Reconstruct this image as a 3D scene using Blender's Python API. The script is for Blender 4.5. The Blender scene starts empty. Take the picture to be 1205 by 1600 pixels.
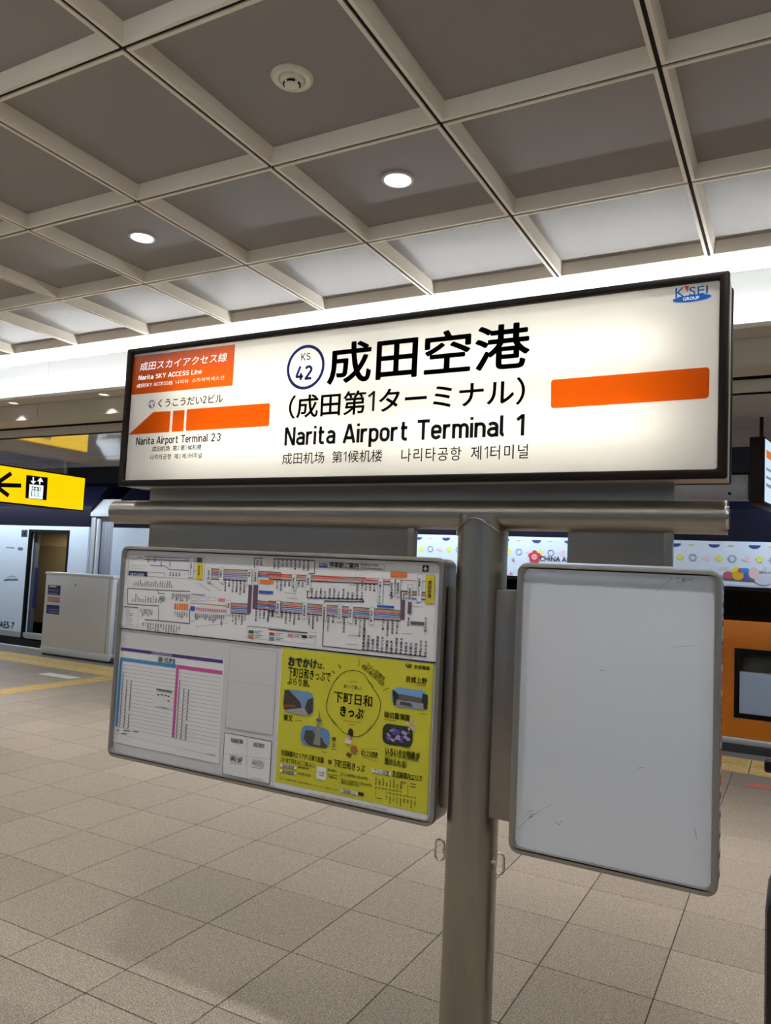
import bpy, bmesh, math, random
import numpy as np
from mathutils import Matrix, Vector
random.seed(4)
C = bpy.context.scene.collection
scn = bpy.context.scene

# ------------------------------------------------------------------ camera
F_PX, CX, CY = 1193.03, 602.5, 800.0            # focal length and centre in the 1205x1600 photograph
EYE = 1.58
YAW, PITCH, ROLL = (math.radians(a) for a in (28.4425, 4.1673, 2.6647))
_f = np.array([-math.sin(YAW)*math.cos(PITCH), math.cos(YAW)*math.cos(PITCH), math.sin(PITCH)])
_r0 = np.array([math.cos(YAW), math.sin(YAW), 0.0]); _u0 = np.cross(_r0, _f)
_r = math.cos(ROLL)*_r0 + math.sin(ROLL)*_u0
_u = -math.sin(ROLL)*_r0 + math.cos(ROLL)*_u0
cam_d = bpy.data.cameras.new('camera'); cam = bpy.data.objects.new('camera', cam_d); C.objects.link(cam)
cam_d.sensor_fit = 'HORIZONTAL'; cam_d.sensor_width = 36.0; cam_d.lens = F_PX/1205*36.0
cam_d.clip_start = 0.02; cam_d.clip_end = 200
cam.matrix_world = Matrix(((_r[0], _u[0], -_f[0], 0), (_r[1], _u[1], -_f[1], 0), (_r[2], _u[2], -_f[2], EYE), (0, 0, 0, 1)))
scn.camera = cam

# ------------------------------------------------------------------ world, cove lights, exposure
W = bpy.data.worlds.new('world'); scn.world = W; W.use_nodes = True
W.node_tree.nodes['Background'].inputs[0].default_value = (0.9, 0.95, 1.0, 1)
W.node_tree.nodes['Background'].inputs[1].default_value = 0.035
scn.view_settings.view_transform = 'Standard'; scn.view_settings.look = 'None'
scn.view_settings.gamma = 1.0; scn.view_settings.use_curve_mapping = False
scn.view_settings.exposure = 0.0
COVE_W, DOWN_W, SIGN_W, TRAIN_SIDE_W, SOFFIT_W = 35.0, 13.2, 14.2, 100.0, 8.0
YC = 2.37                                        # middle line of the island platform

def mir(y, side): return y if side > 0 else 2*YC - y
def area(name, loc, rot, sx, sy, power, col, parent=None, shape='RECTANGLE'):
    d = bpy.data.lights.new(name, 'AREA'); d.shape = shape; d.size = sx; d.size_y = sy; d.energy = power; d.color = col
    if shape == 'DISK': d.spread = math.radians(125 if sx > 0.1 else 75)
    o = bpy.data.objects.new(name, d); C.objects.link(o); o.location = loc; o.rotation_euler = rot; o.parent = parent
    return o
for sd in (1, -1):                               # linear lamps lying in the cove troughs, shining up
    for i in range(4):
        area('cove_lamp', (-12.75 + i*5.5, mir(4.965, sd), 3.128), (math.radians(180+28*sd), 0, 0), 5.4, 0.035, COVE_W, (0.93, 0.97, 1.0))
    for i in range(3):                           # unseen lamps above the gates, turned to light the train sides
        area('train_side_light', (-13 + i*8, mir(8.05, sd), 2.80), (math.radians(35*sd), 0, 0), 6.5, 0.05, TRAIN_SIDE_W, (0.80, 0.90, 1.0))

# ------------------------------------------------------------------ helpers
def ray(x, y): return _f + (x-CX)/F_PX*_r - (y-CY)/F_PX*_u
def project(P):
    q = np.array(P, float) - np.array([0, 0, EYE]); d = q @ _f
    return (CX + F_PX*(q @ _r)/d, CY - F_PX*(q @ _u)/d, d)
def on_y(x, y, Y): d = ray(x, y); q = d*(Y/d[1]); return (q[0], q[2]+EYE)
def on_x(x, y, X): d = ray(x, y); q = d*(X/d[0]); return (q[1], q[2]+EYE)
def on_floor(x, y): d = ray(x, y); q = d*(-EYE/d[2]); return (q[0], q[1])

def mat(name, col, rough=0.5, metal=0.0, spec=0.5, emit=None, estr=0.0, noise=None, bump=None, coat=0.0, trans=0.0):
    """noise = (scale, amount, (sx,sy,sz)); bump = (scale, strength)"""
    m = bpy.data.materials.new(name); m.use_nodes = True; nt = m.node_tree; b = nt.nodes['Principled BSDF']
    b.inputs['Base Color'].default_value = (*col, 1); b.inputs['Roughness'].default_value = rough
    b.inputs['Metallic'].default_value = metal; b.inputs['Specular IOR Level'].default_value = spec
    b.inputs['Coat Weight'].default_value = coat; b.inputs['Coat Roughness'].default_value = 0.03
    b.inputs['Transmission Weight'].default_value = trans
    if emit: b.inputs['Emission Color'].default_value = (*emit, 1); b.inputs['Emission Strength'].default_value = estr
    if noise or bump:
        tc = nt.nodes.new('ShaderNodeTexCoord'); mp = nt.nodes.new('ShaderNodeMapping'); nt.links.new(tc.outputs['Object'], mp.inputs[0])
        if noise: mp.inputs['Scale'].default_value = noise[2] if len(noise) > 2 else (1, 1, 1)
    if noise:
        n = nt.nodes.new('ShaderNodeTexNoise'); n.inputs['Scale'].default_value = noise[0]; n.inputs['Detail'].default_value = 5
        nt.links.new(mp.outputs[0], n.inputs['Vector'])
        rp = nt.nodes.new('ShaderNodeValToRGB'); a = noise[1]
        rp.color_ramp.elements[0].position = 0.3; rp.color_ramp.elements[1].position = 0.7
        rp.color_ramp.elements[0].color = (*[max(0, c*(1-a)) for c in col], 1); rp.color_ramp.elements[1].color = (*[min(1, c*(1+a)) for c in col], 1)
        nt.links.new(n.outputs[0], rp.inputs[0]); nt.links.new(rp.outputs[0], b.inputs['Base Color'])
        if metal > 0.5:
            rr = nt.nodes.new('ShaderNodeMapRange'); rr.inputs[3].default_value = max(0.02, rough-0.02); rr.inputs[4].default_value = rough+0.03
            nt.links.new(n.outputs[0], rr.inputs[0]); nt.links.new(rr.outputs[0], b.inputs['Roughness'])
    if bump:
        n2 = nt.nodes.new('ShaderNodeTexNoise'); n2.inputs['Scale'].default_value = bump[0]; n2.inputs['Detail'].default_value = 3
        nt.links.new(tc.outputs['Object'], n2.inputs['Vector'])
        bp = nt.nodes.new('ShaderNodeBump'); bp.inputs['Strength'].default_value = bump[1]; bp.inputs['Distance'].default_value = 0.002
        nt.links.new(n2.outputs[0], bp.inputs['Height']); nt.links.new(bp.outputs[0], b.inputs['Normal'])
    return m
def translucent(name, col, gloss=0.04):
    m = bpy.data.materials.new(name); m.use_nodes = True; nt = m.node_tree; nt.nodes.clear()
    o = nt.nodes.new('ShaderNodeOutputMaterial'); t = nt.nodes.new('ShaderNodeBsdfTranslucent'); d = nt.nodes.new('ShaderNodeBsdfDiffuse')
    g = nt.nodes.new('ShaderNodeBsdfGlossy'); g.inputs['Roughness'].default_value = 0.15
    a = nt.nodes.new('ShaderNodeMixShader'); b = nt.nodes.new('ShaderNodeMixShader')
    t.inputs[0].default_value = (*col, 1); d.inputs[0].default_value = (*col, 1)
    a.inputs[0].default_value = 0.35; b.inputs[0].default_value = gloss
    nt.links.new(t.outputs[0], a.inputs[1]); nt.links.new(d.outputs[0], a.inputs[2])
    nt.links.new(a.outputs[0], b.inputs[1]); nt.links.new(g.outputs[0], b.inputs[2]); nt.links.new(b.outputs[0], o.inputs[0])
    return m
def glass(name, col, alpha=0.25, rough=0.02):
    m = bpy.data.materials.new(name); m.use_nodes = True; nt = m.node_tree; nt.nodes.clear()
    o = nt.nodes.new('ShaderNodeOutputMaterial'); t = nt.nodes.new('ShaderNodeBsdfTransparent'); g = nt.nodes.new('ShaderNodeBsdfGlossy')
    fr = nt.nodes.new('ShaderNodeFresnel'); fr.inputs[0].default_value = 1.5; mx = nt.nodes.new('ShaderNodeMixShader')
    t.inputs[0].default_value = (*col, 1); g.inputs['Roughness'].default_value = rough
    nt.links.new(fr.outputs[0], mx.inputs[0]); nt.links.new(t.outputs[0], mx.inputs[1]); nt.links.new(g.outputs[0], mx.inputs[2]); nt.links.new(mx.outputs[0], o.inputs[0])
    return m

def floor_material(name, c0, c1, c2):
    m = bpy.data.materials.new(name); m.use_nodes = True; nt = m.node_tree; b = nt.nodes['Principled BSDF']
    ge = nt.nodes.new('ShaderNodeNewGeometry'); oi = nt.nodes.new('ShaderNodeObjectInfo')
    n = nt.nodes.new('ShaderNodeTexNoise'); n.inputs['Scale'].default_value = 200; n.inputs['Detail'].default_value = 3
    v = nt.nodes.new('ShaderNodeTexVoronoi'); v.inputs['Scale'].default_value = 130
    for k in (n, v): nt.links.new(ge.outputs['Position'], k.inputs['Vector'])
    r = nt.nodes.new('ShaderNodeValToRGB'); r.color_ramp.elements[0].position = 0.36; r.color_ramp.elements[1].position = 0.64
    r.color_ramp.elements[0].color = (*c0, 1); r.color_ramp.elements[1].color = (*c2, 1)
    e = r.color_ramp.elements.new(0.5); e.color = (*c1, 1)
    nt.links.new(n.outputs[0], r.inputs[0])
    hs = nt.nodes.new('ShaderNodeHueSaturation'); mr = nt.nodes.new('ShaderNodeMapRange'); mr.inputs[3].default_value = 0.91; mr.inputs[4].default_value = 1.08
    nt.links.new(oi.outputs['Random'], mr.inputs[0]); nt.links.new(mr.outputs[0], hs.inputs['Value']); nt.links.new(r.outputs[0], hs.inputs['Color'])
    mx = nt.nodes.new('ShaderNodeMixRGB'); mx.blend_type = 'MULTIPLY'; mx.inputs[0].default_value = 0.35
    nt.links.new(hs.outputs[0], mx.inputs[1]); bw = nt.nodes.new('ShaderNodeRGBToBW'); nt.links.new(v.outputs['Color'], bw.inputs[0]); nt.links.new(bw.outputs[0], mx.inputs[2])
    nt.links.new(mx.outputs[0], b.inputs['Base Color']); b.inputs['Roughness'].default_value = 0.42; b.inputs['Specular IOR Level'].default_value = 0.35
    return m

M = dict(
    steel=mat('brushed_steel', (0.34, 0.315, 0.28), 0.33, 1.0, noise=(6, 0.03, (30, 30, 1))),
    steel_h=mat('brushed_steel_lengthwise', (0.34, 0.315, 0.28), 0.33, 1.0, noise=(6, 0.03, (1, 60, 60))),
    steel_plate=mat('satin_steel_plate', (0.30, 0.28, 0.255), 0.36, 1.0, noise=(5, 0.03, (1, 60, 60))),
    chrome=mat('polished_steel', (0.62, 0.60, 0.57), 0.14, 1.0),
    alu=mat('board_frame_aluminium', (0.36, 0.345, 0.32), 0.38, 0.9),
    bronze=mat('dark_bronze_frame', (0.013, 0.009, 0.007), 0.42, 0.0, 0.14, noise=(9, 0.3, (1, 1, 1))),
    housing=mat('sign_housing_beige', (0.52, 0.50, 0.46), 0.35, 0.2),
    acrylic=translucent('white_sign_acrylic', (0.92, 0.91, 0.885)),
    film_black=mat('black_sign_film', (0.004, 0.004, 0.005), 0.5, 0.0, 0.12),
    film_orange=translucent('orange_sign_film', (0.60, 0.092, 0.002)),
    film_red=translucent('red_sign_film', (0.85, 0.02, 0.03)),
    film_blue=mat('blue_sign_film', (0.012, 0.022, 0.15), 0.5, 0.0, 0.12),
    film_logo=mat('logo_blue_film', (0.012, 0.10, 0.42), 0.5, 0.0, 0.12, emit=(0.012, 0.10, 0.42), estr=0.12),
    film_white=mat('white_lit_lettering', (0.9, 0.88, 0.84), 0.4, emit=(1.0, 0.95, 0.88), estr=0.55),
    paper=mat('white_paper', (0.80, 0.80, 0.82), 0.5),
    paper_grey=mat('pale_grey_sheet', (0.64, 0.645, 0.655), 0.4),
    board_white=mat('glossy_white_board', (0.66, 0.70, 0.77), 0.05, 0, 0.6, coat=1.0),
    ceil_panel=mat('grey_ceiling_panel', (0.30, 0.282, 0.27), 0.40, 0.0, 0.5),
    coffer=mat('cream_coffer_frame', (0.84, 0.77, 0.66), 0.42),
    void=mat('black_ceiling_void', (0.006, 0.006, 0.006), 0.9),
    cove=mat('white_cove_panel', (0.80, 0.81, 0.80), 0.4),
    soffit=mat('beige_soffit_panel', (0.50, 0.455, 0.385), 0.6, 0.0, 0.5),
    soffit_gloss=mat('polished_soffit_panel', (0.64, 0.60, 0.53), 0.06, 0.0, 0.6, coat=0.25),
    tile=floor_material('speckled_floor_tile', (0.165, 0.132, 0.100), (0.325, 0.272, 0.216), (0.52, 0.452, 0.37)),
    grout=mat('dark_floor_joint', (0.055, 0.048, 0.042), 0.9),
    edge_stone=floor_material('grey_edge_paving', (0.14, 0.13, 0.12), (0.20, 0.19, 0.18), (0.27, 0.26, 0.25)),
    tactile=mat('yellow_tactile_tile', (0.60, 0.42, 0.16), 0.55, noise=(14, 0.12, (1, 1, 1))),
    sticker_red=mat('faded_red_sticker', (0.55, 0.16, 0.10), 0.5),
    sticker_pale=mat('pale_floor_sticker', (0.62, 0.66, 0.60), 0.5),
    white_metal=mat('white_painted_metal', (0.68, 0.71, 0.755), 0.33),
    grey_metal=mat('grey_painted_metal', (0.36, 0.37, 0.40), 0.4),
    light_metal=mat('light_grey_metal', (0.30, 0.31, 0.33), 0.35, 0.4),
    silver=mat('silver_rail', (0.62, 0.65, 0.70), 0.38, 0.45),
    dark_base=mat('dark_sill', (0.06, 0.06, 0.07), 0.5),
    orange=mat('orange_door_paint', (0.80, 0.235, 0.008), 0.30),
    black=mat('black_paint', (0.006, 0.006, 0.007), 0.45, 0.0, 0.15),
    pale_end=mat('pale_car_end', (0.50, 0.52, 0.55), 0.45),
    blackgloss=mat('black_gloss', (0.010, 0.010, 0.012), 0.12),
    train_white=mat('train_white', (0.68, 0.79, 0.93), 0.22, 0.0, 0.5),
    train_navy=mat('train_navy', (0.006, 0.007, 0.018), 0.3, 0.0, 0.2),
    rubber=mat('grey_bellows', (0.34, 0.37, 0.42), 0.55),
    tan=mat('tan_interior_wall', (0.34, 0.26, 0.14), 0.5, noise=(20, 0.15, (1, 1, 6))),
    olive=mat('olive_interior_floor', (0.15, 0.125, 0.075), 0.5),
    pane=glass('clear_pane', (0.86, 0.90, 0.92)),
    pane_dark=glass('tinted_train_glass', (0.30, 0.33, 0.33)),
    dark_wall=mat('dark_track_wall', (0.018, 0.018, 0.022), 0.8),
    seat=mat('dark_seat', (0.03, 0.035, 0.05), 0.7),
    lens=mat('lamp_lens', (1, 1, 1), 0.4, emit=(1.0, 0.985, 0.96), estr=9.0),
    lens_dim=mat('small_lamp_lens', (1, 1, 1), 0.4, emit=(1.0, 0.97, 0.9), estr=1.1),
    trim=mat('white_trim_ring', (0.62, 0.60, 0.56), 0.4),
    cream_plastic=mat('cream_plastic', (0.80, 0.77, 0.66), 0.4),
    yellow_lit=mat('lit_yellow_face', (0.9, 0.6, 0.0), 0.25, emit=(1.0, 0.62, 0.0), estr=0.95),
    white_lit=mat('lit_white_symbol', (0.9, 0.9, 0.9), 0.3, emit=(0.78, 0.92, 1.0), estr=0.95),
    screen=mat('lit_screen_white', (0.7, 0.8, 0.9), 0.2, emit=(0.62, 0.80, 1.0), estr=0.9),
    screen_orange=mat('lit_screen_orange', (0.8, 0.2, 0.02), 0.2, emit=(0.85, 0.20, 0.03), estr=0.8),
    screen_grey=mat('lit_screen_grey', (0.3, 0.35, 0.4), 0.2, emit=(0.25, 0.33, 0.42), estr=0.7),
    case_black=mat('black_suitcase_shell', (0.012, 0.012, 0.014), 0.35, bump=(240, 0.4)),
)
INK = {}
def ink(r, g, b):
    k = (r, g, b)
    if k not in INK:
        lin = [((c/255+0.055)/1.055)**2.4 if c > 10 else c/255/12.92 for c in k]
        INK[k] = mat('ink_%02x%02x%02x' % k, lin, 0.5)
    return INK[k]

class MB:
    def __init__(s): s.v = []; s.f = []
    def add(s, vs, fs):
        n = len(s.v); s.v += [tuple(map(float, p)) for p in vs]; s.f += [tuple(i+n for i in q) for q in fs]; return s
    def box(s, x0, x1, y0, y1, z0, z1):
        x0, x1 = sorted((x0, x1)); y0, y1 = sorted((y0, y1)); z0, z1 = sorted((z0, z1))
        vs = [(x, y, z) for z in (z0, z1) for y in (y0, y1) for x in (x0, x1)]
        return s.add(vs, [(0, 2, 3, 1), (4, 5, 7, 6), (0, 1, 5, 4), (2, 6, 7, 3), (0, 4, 6, 2), (1, 3, 7, 5)])
    def tube(s, a, b, r0, r1=None, n=24, caps=True):
        a, b = Vector(a), Vector(b); r1 = r0 if r1 is None else r1; d = (b-a).normalized()
        t = Vector((0, 0, 1)) if abs(d.z) < 0.9 else Vector((1, 0, 0)); p = d.cross(t).normalized(); q = d.cross(p)
        vs = []
        for c, r in ((a, r0), (b, r1)):
            for i in range(n):
                w = 2*math.pi*i/n; vs.append(c + p*math.cos(w)*r + q*math.sin(w)*r)
        fs = [(i, n+i, n+(i+1) % n, (i+1) % n) for i in range(n)]
        if caps: fs += [tuple(range(n)), tuple(range(2*n-1, n-1, -1))]
        return s.add(vs, fs)
    def sweep(s, pts, r, n=8, closed=False):
        P = [Vector(p) for p in pts]; k = len(P); vs = []; fs = []
        for i, p in enumerate(P):
            a = P[(i-1) % k] if closed or i else p; b = P[(i+1) % k] if closed or i < k-1 else p
            d = (b-a).normalized(); t = Vector((0.3, 0.2, 0.93)) if abs(d.z) < 0.9 else Vector((1, 0, 0))
            u = d.cross(t).normalized(); w = d.cross(u)
            vs += [p + u*math.cos(2*math.pi*j/n)*r + w*math.sin(2*math.pi*j/n)*r for j in range(n)]
        for i in range(k if closed else k-1):
            for j in range(n):
                a, b = i*n+j, i*n+(j+1) % n; c, d = ((i+1) % k)*n+(j+1) % n, ((i+1) % k)*n+j
                fs.append((a, b, c, d))
        if not closed: fs += [tuple(range(n-1, -1, -1)), tuple(range((k-1)*n, k*n))]
        return s.add(vs, fs)
    def lathe(s, prof, n=32, c=(0, 0, 0)):
        vs = []; fs = []; k = len(prof)
        for i in range(n):
            w = 2*math.pi*i/n
            vs += [(c[0]+r*math.cos(w), c[1]+r*math.sin(w), c[2]+z) for r, z in prof]
        for i in range(n):
            for j in range(k-1): fs.append((i*k+j, ((i+1) % n)*k+j, ((i+1) % n)*k+j+1, i*k+j+1))
        return s.add(vs, fs)
    def build(s, name, m, parent=None, smooth=False, bevel=0.0, seg=2, loc=(0, 0, 0)):
        me = bpy.data.meshes.new(name); me.from_pydata(s.v, [], s.f)
        if bevel or smooth:
            b = bmesh.new(); b.from_mesh(me); bmesh.ops.recalc_face_normals(b, faces=b.faces)
            if bevel: bmesh.ops.bevel(b, geom=[e for e in b.edges if e.is_manifold and e.calc_face_angle(0) > 0.5], offset=bevel, segments=seg, affect='EDGES', profile=0.5)
            b.to_mesh(me); b.free()
        o = link(name, me, m, parent); o.location = loc
        if smooth or bevel: smooth_by_angle(me)
        return o
def smooth_by_angle(me, ang=0.7):
    me.polygons.foreach_set('use_smooth', [True]*len(me.polygons))
    b = bmesh.new(); b.from_mesh(me)
    for e in b.edges: e.smooth = (not e.is_manifold) or e.calc_face_angle(0) < ang
    b.to_mesh(me); b.free()
def link(name, me, m, parent=None):
    o = bpy.data.objects.new(name, me); C.objects.link(o); o.parent = parent
    if m and not me.materials: me.materials.append(m)
    return o
def tag(o, label=None, cat=None, group=None, kind=None):
    for k, v in (('label', label), ('category', cat), ('group', group), ('kind', kind)):
        if v: o[k] = v
    return o
def empty(name, loc=(0, 0, 0)):
    o = bpy.data.objects.new(name, None); C.objects.link(o); o.location = loc; o.empty_display_size = 0.1; return o
def thing(name, label, cat, group=None, loc=(0, 0, 0)): return tag(empty(name, loc), label, cat, group)
bpy.context.view_layer.update()

def rrect(x0, x1, y0, y1, r, n=6):
    if not isinstance(r, (tuple, list)): r = (r,)*4
    out = []
    for (cx, cy, a0), q in zip(((x1-r[0], y1-r[0], 0), (x0+r[1], y1-r[1], 90), (x0+r[2], y0+r[2], 180), (x1-r[3], y0+r[3], 270)), r):
        out += [(cx+q*math.cos(math.radians(a0+90*i/n)), cy+q*math.sin(math.radians(a0+90*i/n))) for i in range(n+1)]
    return out
def fill2d(outer, holes=()):
    """triangulated 2-D area with holes -> verts, faces (via a filled curve)"""
    cu = bpy.data.curves.new('tmp', 'CURVE'); cu.dimensions = '2D'; cu.fill_mode = 'BOTH'
    for loop in [outer, *holes]:
        sp = cu.splines.new('POLY'); sp.points.add(len(loop)-1); sp.use_cyclic_u = True
        for p, q in zip(sp.points, loop): p.co = (q[0], q[1], 0, 1)
    o = bpy.data.objects.new('tmp', cu); me = o.to_mesh()
    vs = [(v.co.x, v.co.y) for v in me.vertices]; fs = [tuple(p.vertices) for p in me.polygons]
    o.to_mesh_clear(); bpy.data.objects.remove(o); bpy.data.curves.remove(cu)
    return vs, fs
def plate(outer, holes, d0, d1, axis='Y'):
    """solid plate with rounded outline and holes; outline in (X,Z) for axis Y, (Y,Z) for axis X; between depths d0 and d1"""
    vs, fs = fill2d(outer, holes); mb = MB()
    def P(u, v, d): return (u, d, v) if axis == 'Y' else (d, u, v)
    mb.add([P(u, v, d0) for u, v in vs], fs); mb.add([P(u, v, d1) for u, v in vs], [f[::-1] for f in fs])
    for loop in [outer, *holes]:
        n = len(loop); mb.add([P(u, v, d0) for u, v in loop] + [P(u, v, d1) for u, v in loop], [(i, (i+1) % n, n+(i+1) % n, n+i) for i in range(n)])
    return mb
def weld(o, bevel=0):
    b = bmesh.new(); b.from_mesh(o.data); bmesh.ops.remove_doubles(b, verts=b.verts, dist=1e-5); bmesh.ops.recalc_face_normals(b, faces=b.faces)
    if bevel:
        es = [e for e in b.edges if e.is_manifold and e.calc_face_angle(0) > 1.2]
        bmesh.ops.bevel(b, geom=es, offset=bevel, segments=2, affect='EDGES', profile=0.5)
    b.to_mesh(o.data); b.free(); smooth_by_angle(o.data, 0.75); return o

# ---- lettering
GL = {}
def text_mesh(s, bold=0.0, res=3, space=1.0):
    k = (s, bold, res, space)
    if k in GL: return GL[k]
    cu = bpy.data.curves.new('tmp', 'FONT'); cu.body = s; cu.size = 1.0; cu.resolution_u = res; cu.offset = bold; cu.space_character = space
    o = bpy.data.objects.new('tmp', cu); C.objects.link(o)
    me = o.to_mesh(); vs = [(v.co.x, v.co.y) for v in me.vertices]; fs = [tuple(p.vertices) for p in me.polygons]
    o.to_mesh_clear(); bpy.data.objects.remove(o); bpy.data.curves.remove(cu)
    GL[k] = (vs, fs); return GL[k]

def bolded(vf, b):
    vs, fs = vf
    if not b: return vf
    V = list(vs); F = list(fs); n = len(vs)
    for k in range(8):
        w = k*math.pi/4; o = len(V); V += [(x+b*math.cos(w), y+b*math.sin(w)) for x, y in vs]; F += [tuple(i+o for i in f) for f in fs]
    return V, F
def _arc(cx, cy, rx, ry, a0, a1, n=10): return [(cx+rx*math.cos(math.radians(a)), cy+ry*math.sin(math.radians(a))) for a in np.linspace(a0, a1, n)]
_h = 0.07; _X = 0.72; _t = 1-_h; _lo, _hi = 0.27, _X-0.20-_h/2
_bowl = lambda x, w: _arc(x+w/2, _hi, w/2, _X-_h-_hi, 180, 0) + _arc(x+w/2, _lo, w/2, _lo-_h, 0, -180)
STROKE = {  # narrow sign lettering drawn as centre lines: (width, strokes), capital height 1
    'N': (.52, [[(0, 0), (0, 1)], [(0.02, .99), (.50, .01)], [(.52, 0), (.52, 1)]]), 'A': (.60, [[(0, 0), (.285, 1)], [(.315, 1), (.60, 0)], [(.1, .27), (.5, .27)]]),
    'T': (.54, [[(-.06, _t), (.60, _t)], [(.27, 0), (.27, 1)]]), 'K': (.52, [[(0, 0), (0, 1)], [(0, .36), (.48, 1)], [(.17, .56), (.52, 0)]]),
    'S': (.48, [_arc(.24, .735, .23, .195, 25, 270, 16) + _arc(.24, .305, .24, .235, 90, -160, 16)[1:]]), 'Y': (.54, [[(0, 1), (.27, .45)], [(.54, 1), (.27, .45)], [(.27, .48), (.27, 0)]]),
    'C': (.48, [_arc(.24, .70, .24, .23, 12, 180) + _arc(.24, .30, .24, .23, 180, 348)]), 'E': (.44, [[(0, 0), (0, 1)], [(0, _t), (.46, _t)], [(0, .52), (.40, .52)], [(0, _h), (.46, _h)]]),
    'L': (.42, [[(0, 0), (0, 1)], [(0, _h), (.46, _h)]]), 'a': (.40, [_arc(.2, .48, .2, .17, 150, 0) + [(.4, 0)], [(.4, .39), (.2, .39)] + _arc(.19, .23, .19, .16, 90, 270) + [(.25, .07), (.4, .15)]]),
    'r': (.26, [[(0, 0), (0, _X)], _arc(.2, .43, .2, .22, 180, 62)]), 'i': (.0, [[(0, 0), (0, _X)], [(0, .86), (0, 1)]]),
    't': (.34, [[(.12, .95), (.12, .2)] + _arc(.26, .2, .14, .13, 180, 270) + [(.35, _h)], [(0, _X-_h), (.35, _X-_h)]]), 'p': (.40, [[(0, -.25), (0, _X)], _bowl(0, .40) + [(0, _hi)]]),
    'o': (.40, [_bowl(0, .40) + [(0, _hi)]]), 'e': (.40, [_arc(.2, _lo, .2, _lo-_h, -25, -180) + _arc(.2, _hi, .2, _X-_h-_hi, 180, 0) + [(.4, .36)], [(0, .36), (.46, .36)]]),
    'm': (.68, [[(0, 0), (0, _X)], _arc(.17, _hi, .17, _X-_h-_hi, 180, 0) + [(.34, 0)], _arc(.51, _hi, .17, _X-_h-_hi, 180, 0) + [(.68, 0)]]), 'n': (.40, [[(0, 0), (0, _X)], _arc(.2, _hi, .2, _X-_h-_hi, 180, 0) + [(.4, 0)]]),
    'l': (.13, [[(0, 1), (0, .2)] + _arc(.13, .2, .13, .13, 180, 270)]), '1': (.30, [[(.27, 0), (.27, 1)], [(.27, .95), (.0, .74)]]),
    '2': (.48, [_arc(.24, .71, .23, .22, 165, -32, 14) + [(.03, _h)], [(-.04, _h), (.50, _h)]]), '3': (.46, [_arc(.22, .735, .22, .195, 160, -90, 14), _arc(.22, .305, .24, .235, 90, -160, 14)]),
    '4': (.52, [[(.30, 1), (.0, .25)], [(-.03, .25), (.56, .25)], [(.38, .5), (.38, 0)]]), '·': (.0, [[(0, .40), (0, .54)]])}
def strokes(ch, w):
    V = []; F = []
    for P_ in STROKE[ch][1]:
        P_ = [Vector(p) for p in P_]; n = len(P_); o = len(V); L = []; R = []
        for i in range(n):
            d = (P_[min(i+1, n-1)]-P_[max(i-1, 0)]).normalized(); q = Vector((-d.y, d.x))*w/2; L.append(tuple(P_[i]+q)); R.append(tuple(P_[i]-q))
        V += R+L; F += [(o+i, o+i+1, o+n+i+1, o+n+i) for i in range(n-1)]
    return V, F
def mixed(t, bold, res, w):
    """lettering that sets Latin letters and figures as strokes of width w beside full-width glyphs"""
    V = []; F = []; x = 0.0; sc = 0.78; ws = []; a0 = f0 = 0
    for ch in t:
        if ch == ' ':
            x += 0.30
            if len(V) > a0: ws.append((a0, len(V), f0, len(F))); a0, f0 = len(V), len(F)
            continue
        if ch in STROKE:
            vs, fs = strokes(ch, w); x += 0.075*sc; vs = [(x+a*sc, b*sc) for a, b in vs]; x += (STROKE[ch][0]+0.145)*sc
        else:
            vs, fs = bolded(text_mesh(ch, 0, res), bold); vs = [(x+a, b) for a, b in vs]; x += ADV
        o = len(V); V += vs; F += [tuple(i+o for i in f) for f in fs]
    ws.append((a0, len(V), f0, len(F)))
    return V, F, ws
_w1 = max(v[0] for v in text_mesh('田')[0]); ADV = max(v[0] for v in text_mesh('田田')[0]) - _w1

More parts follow.
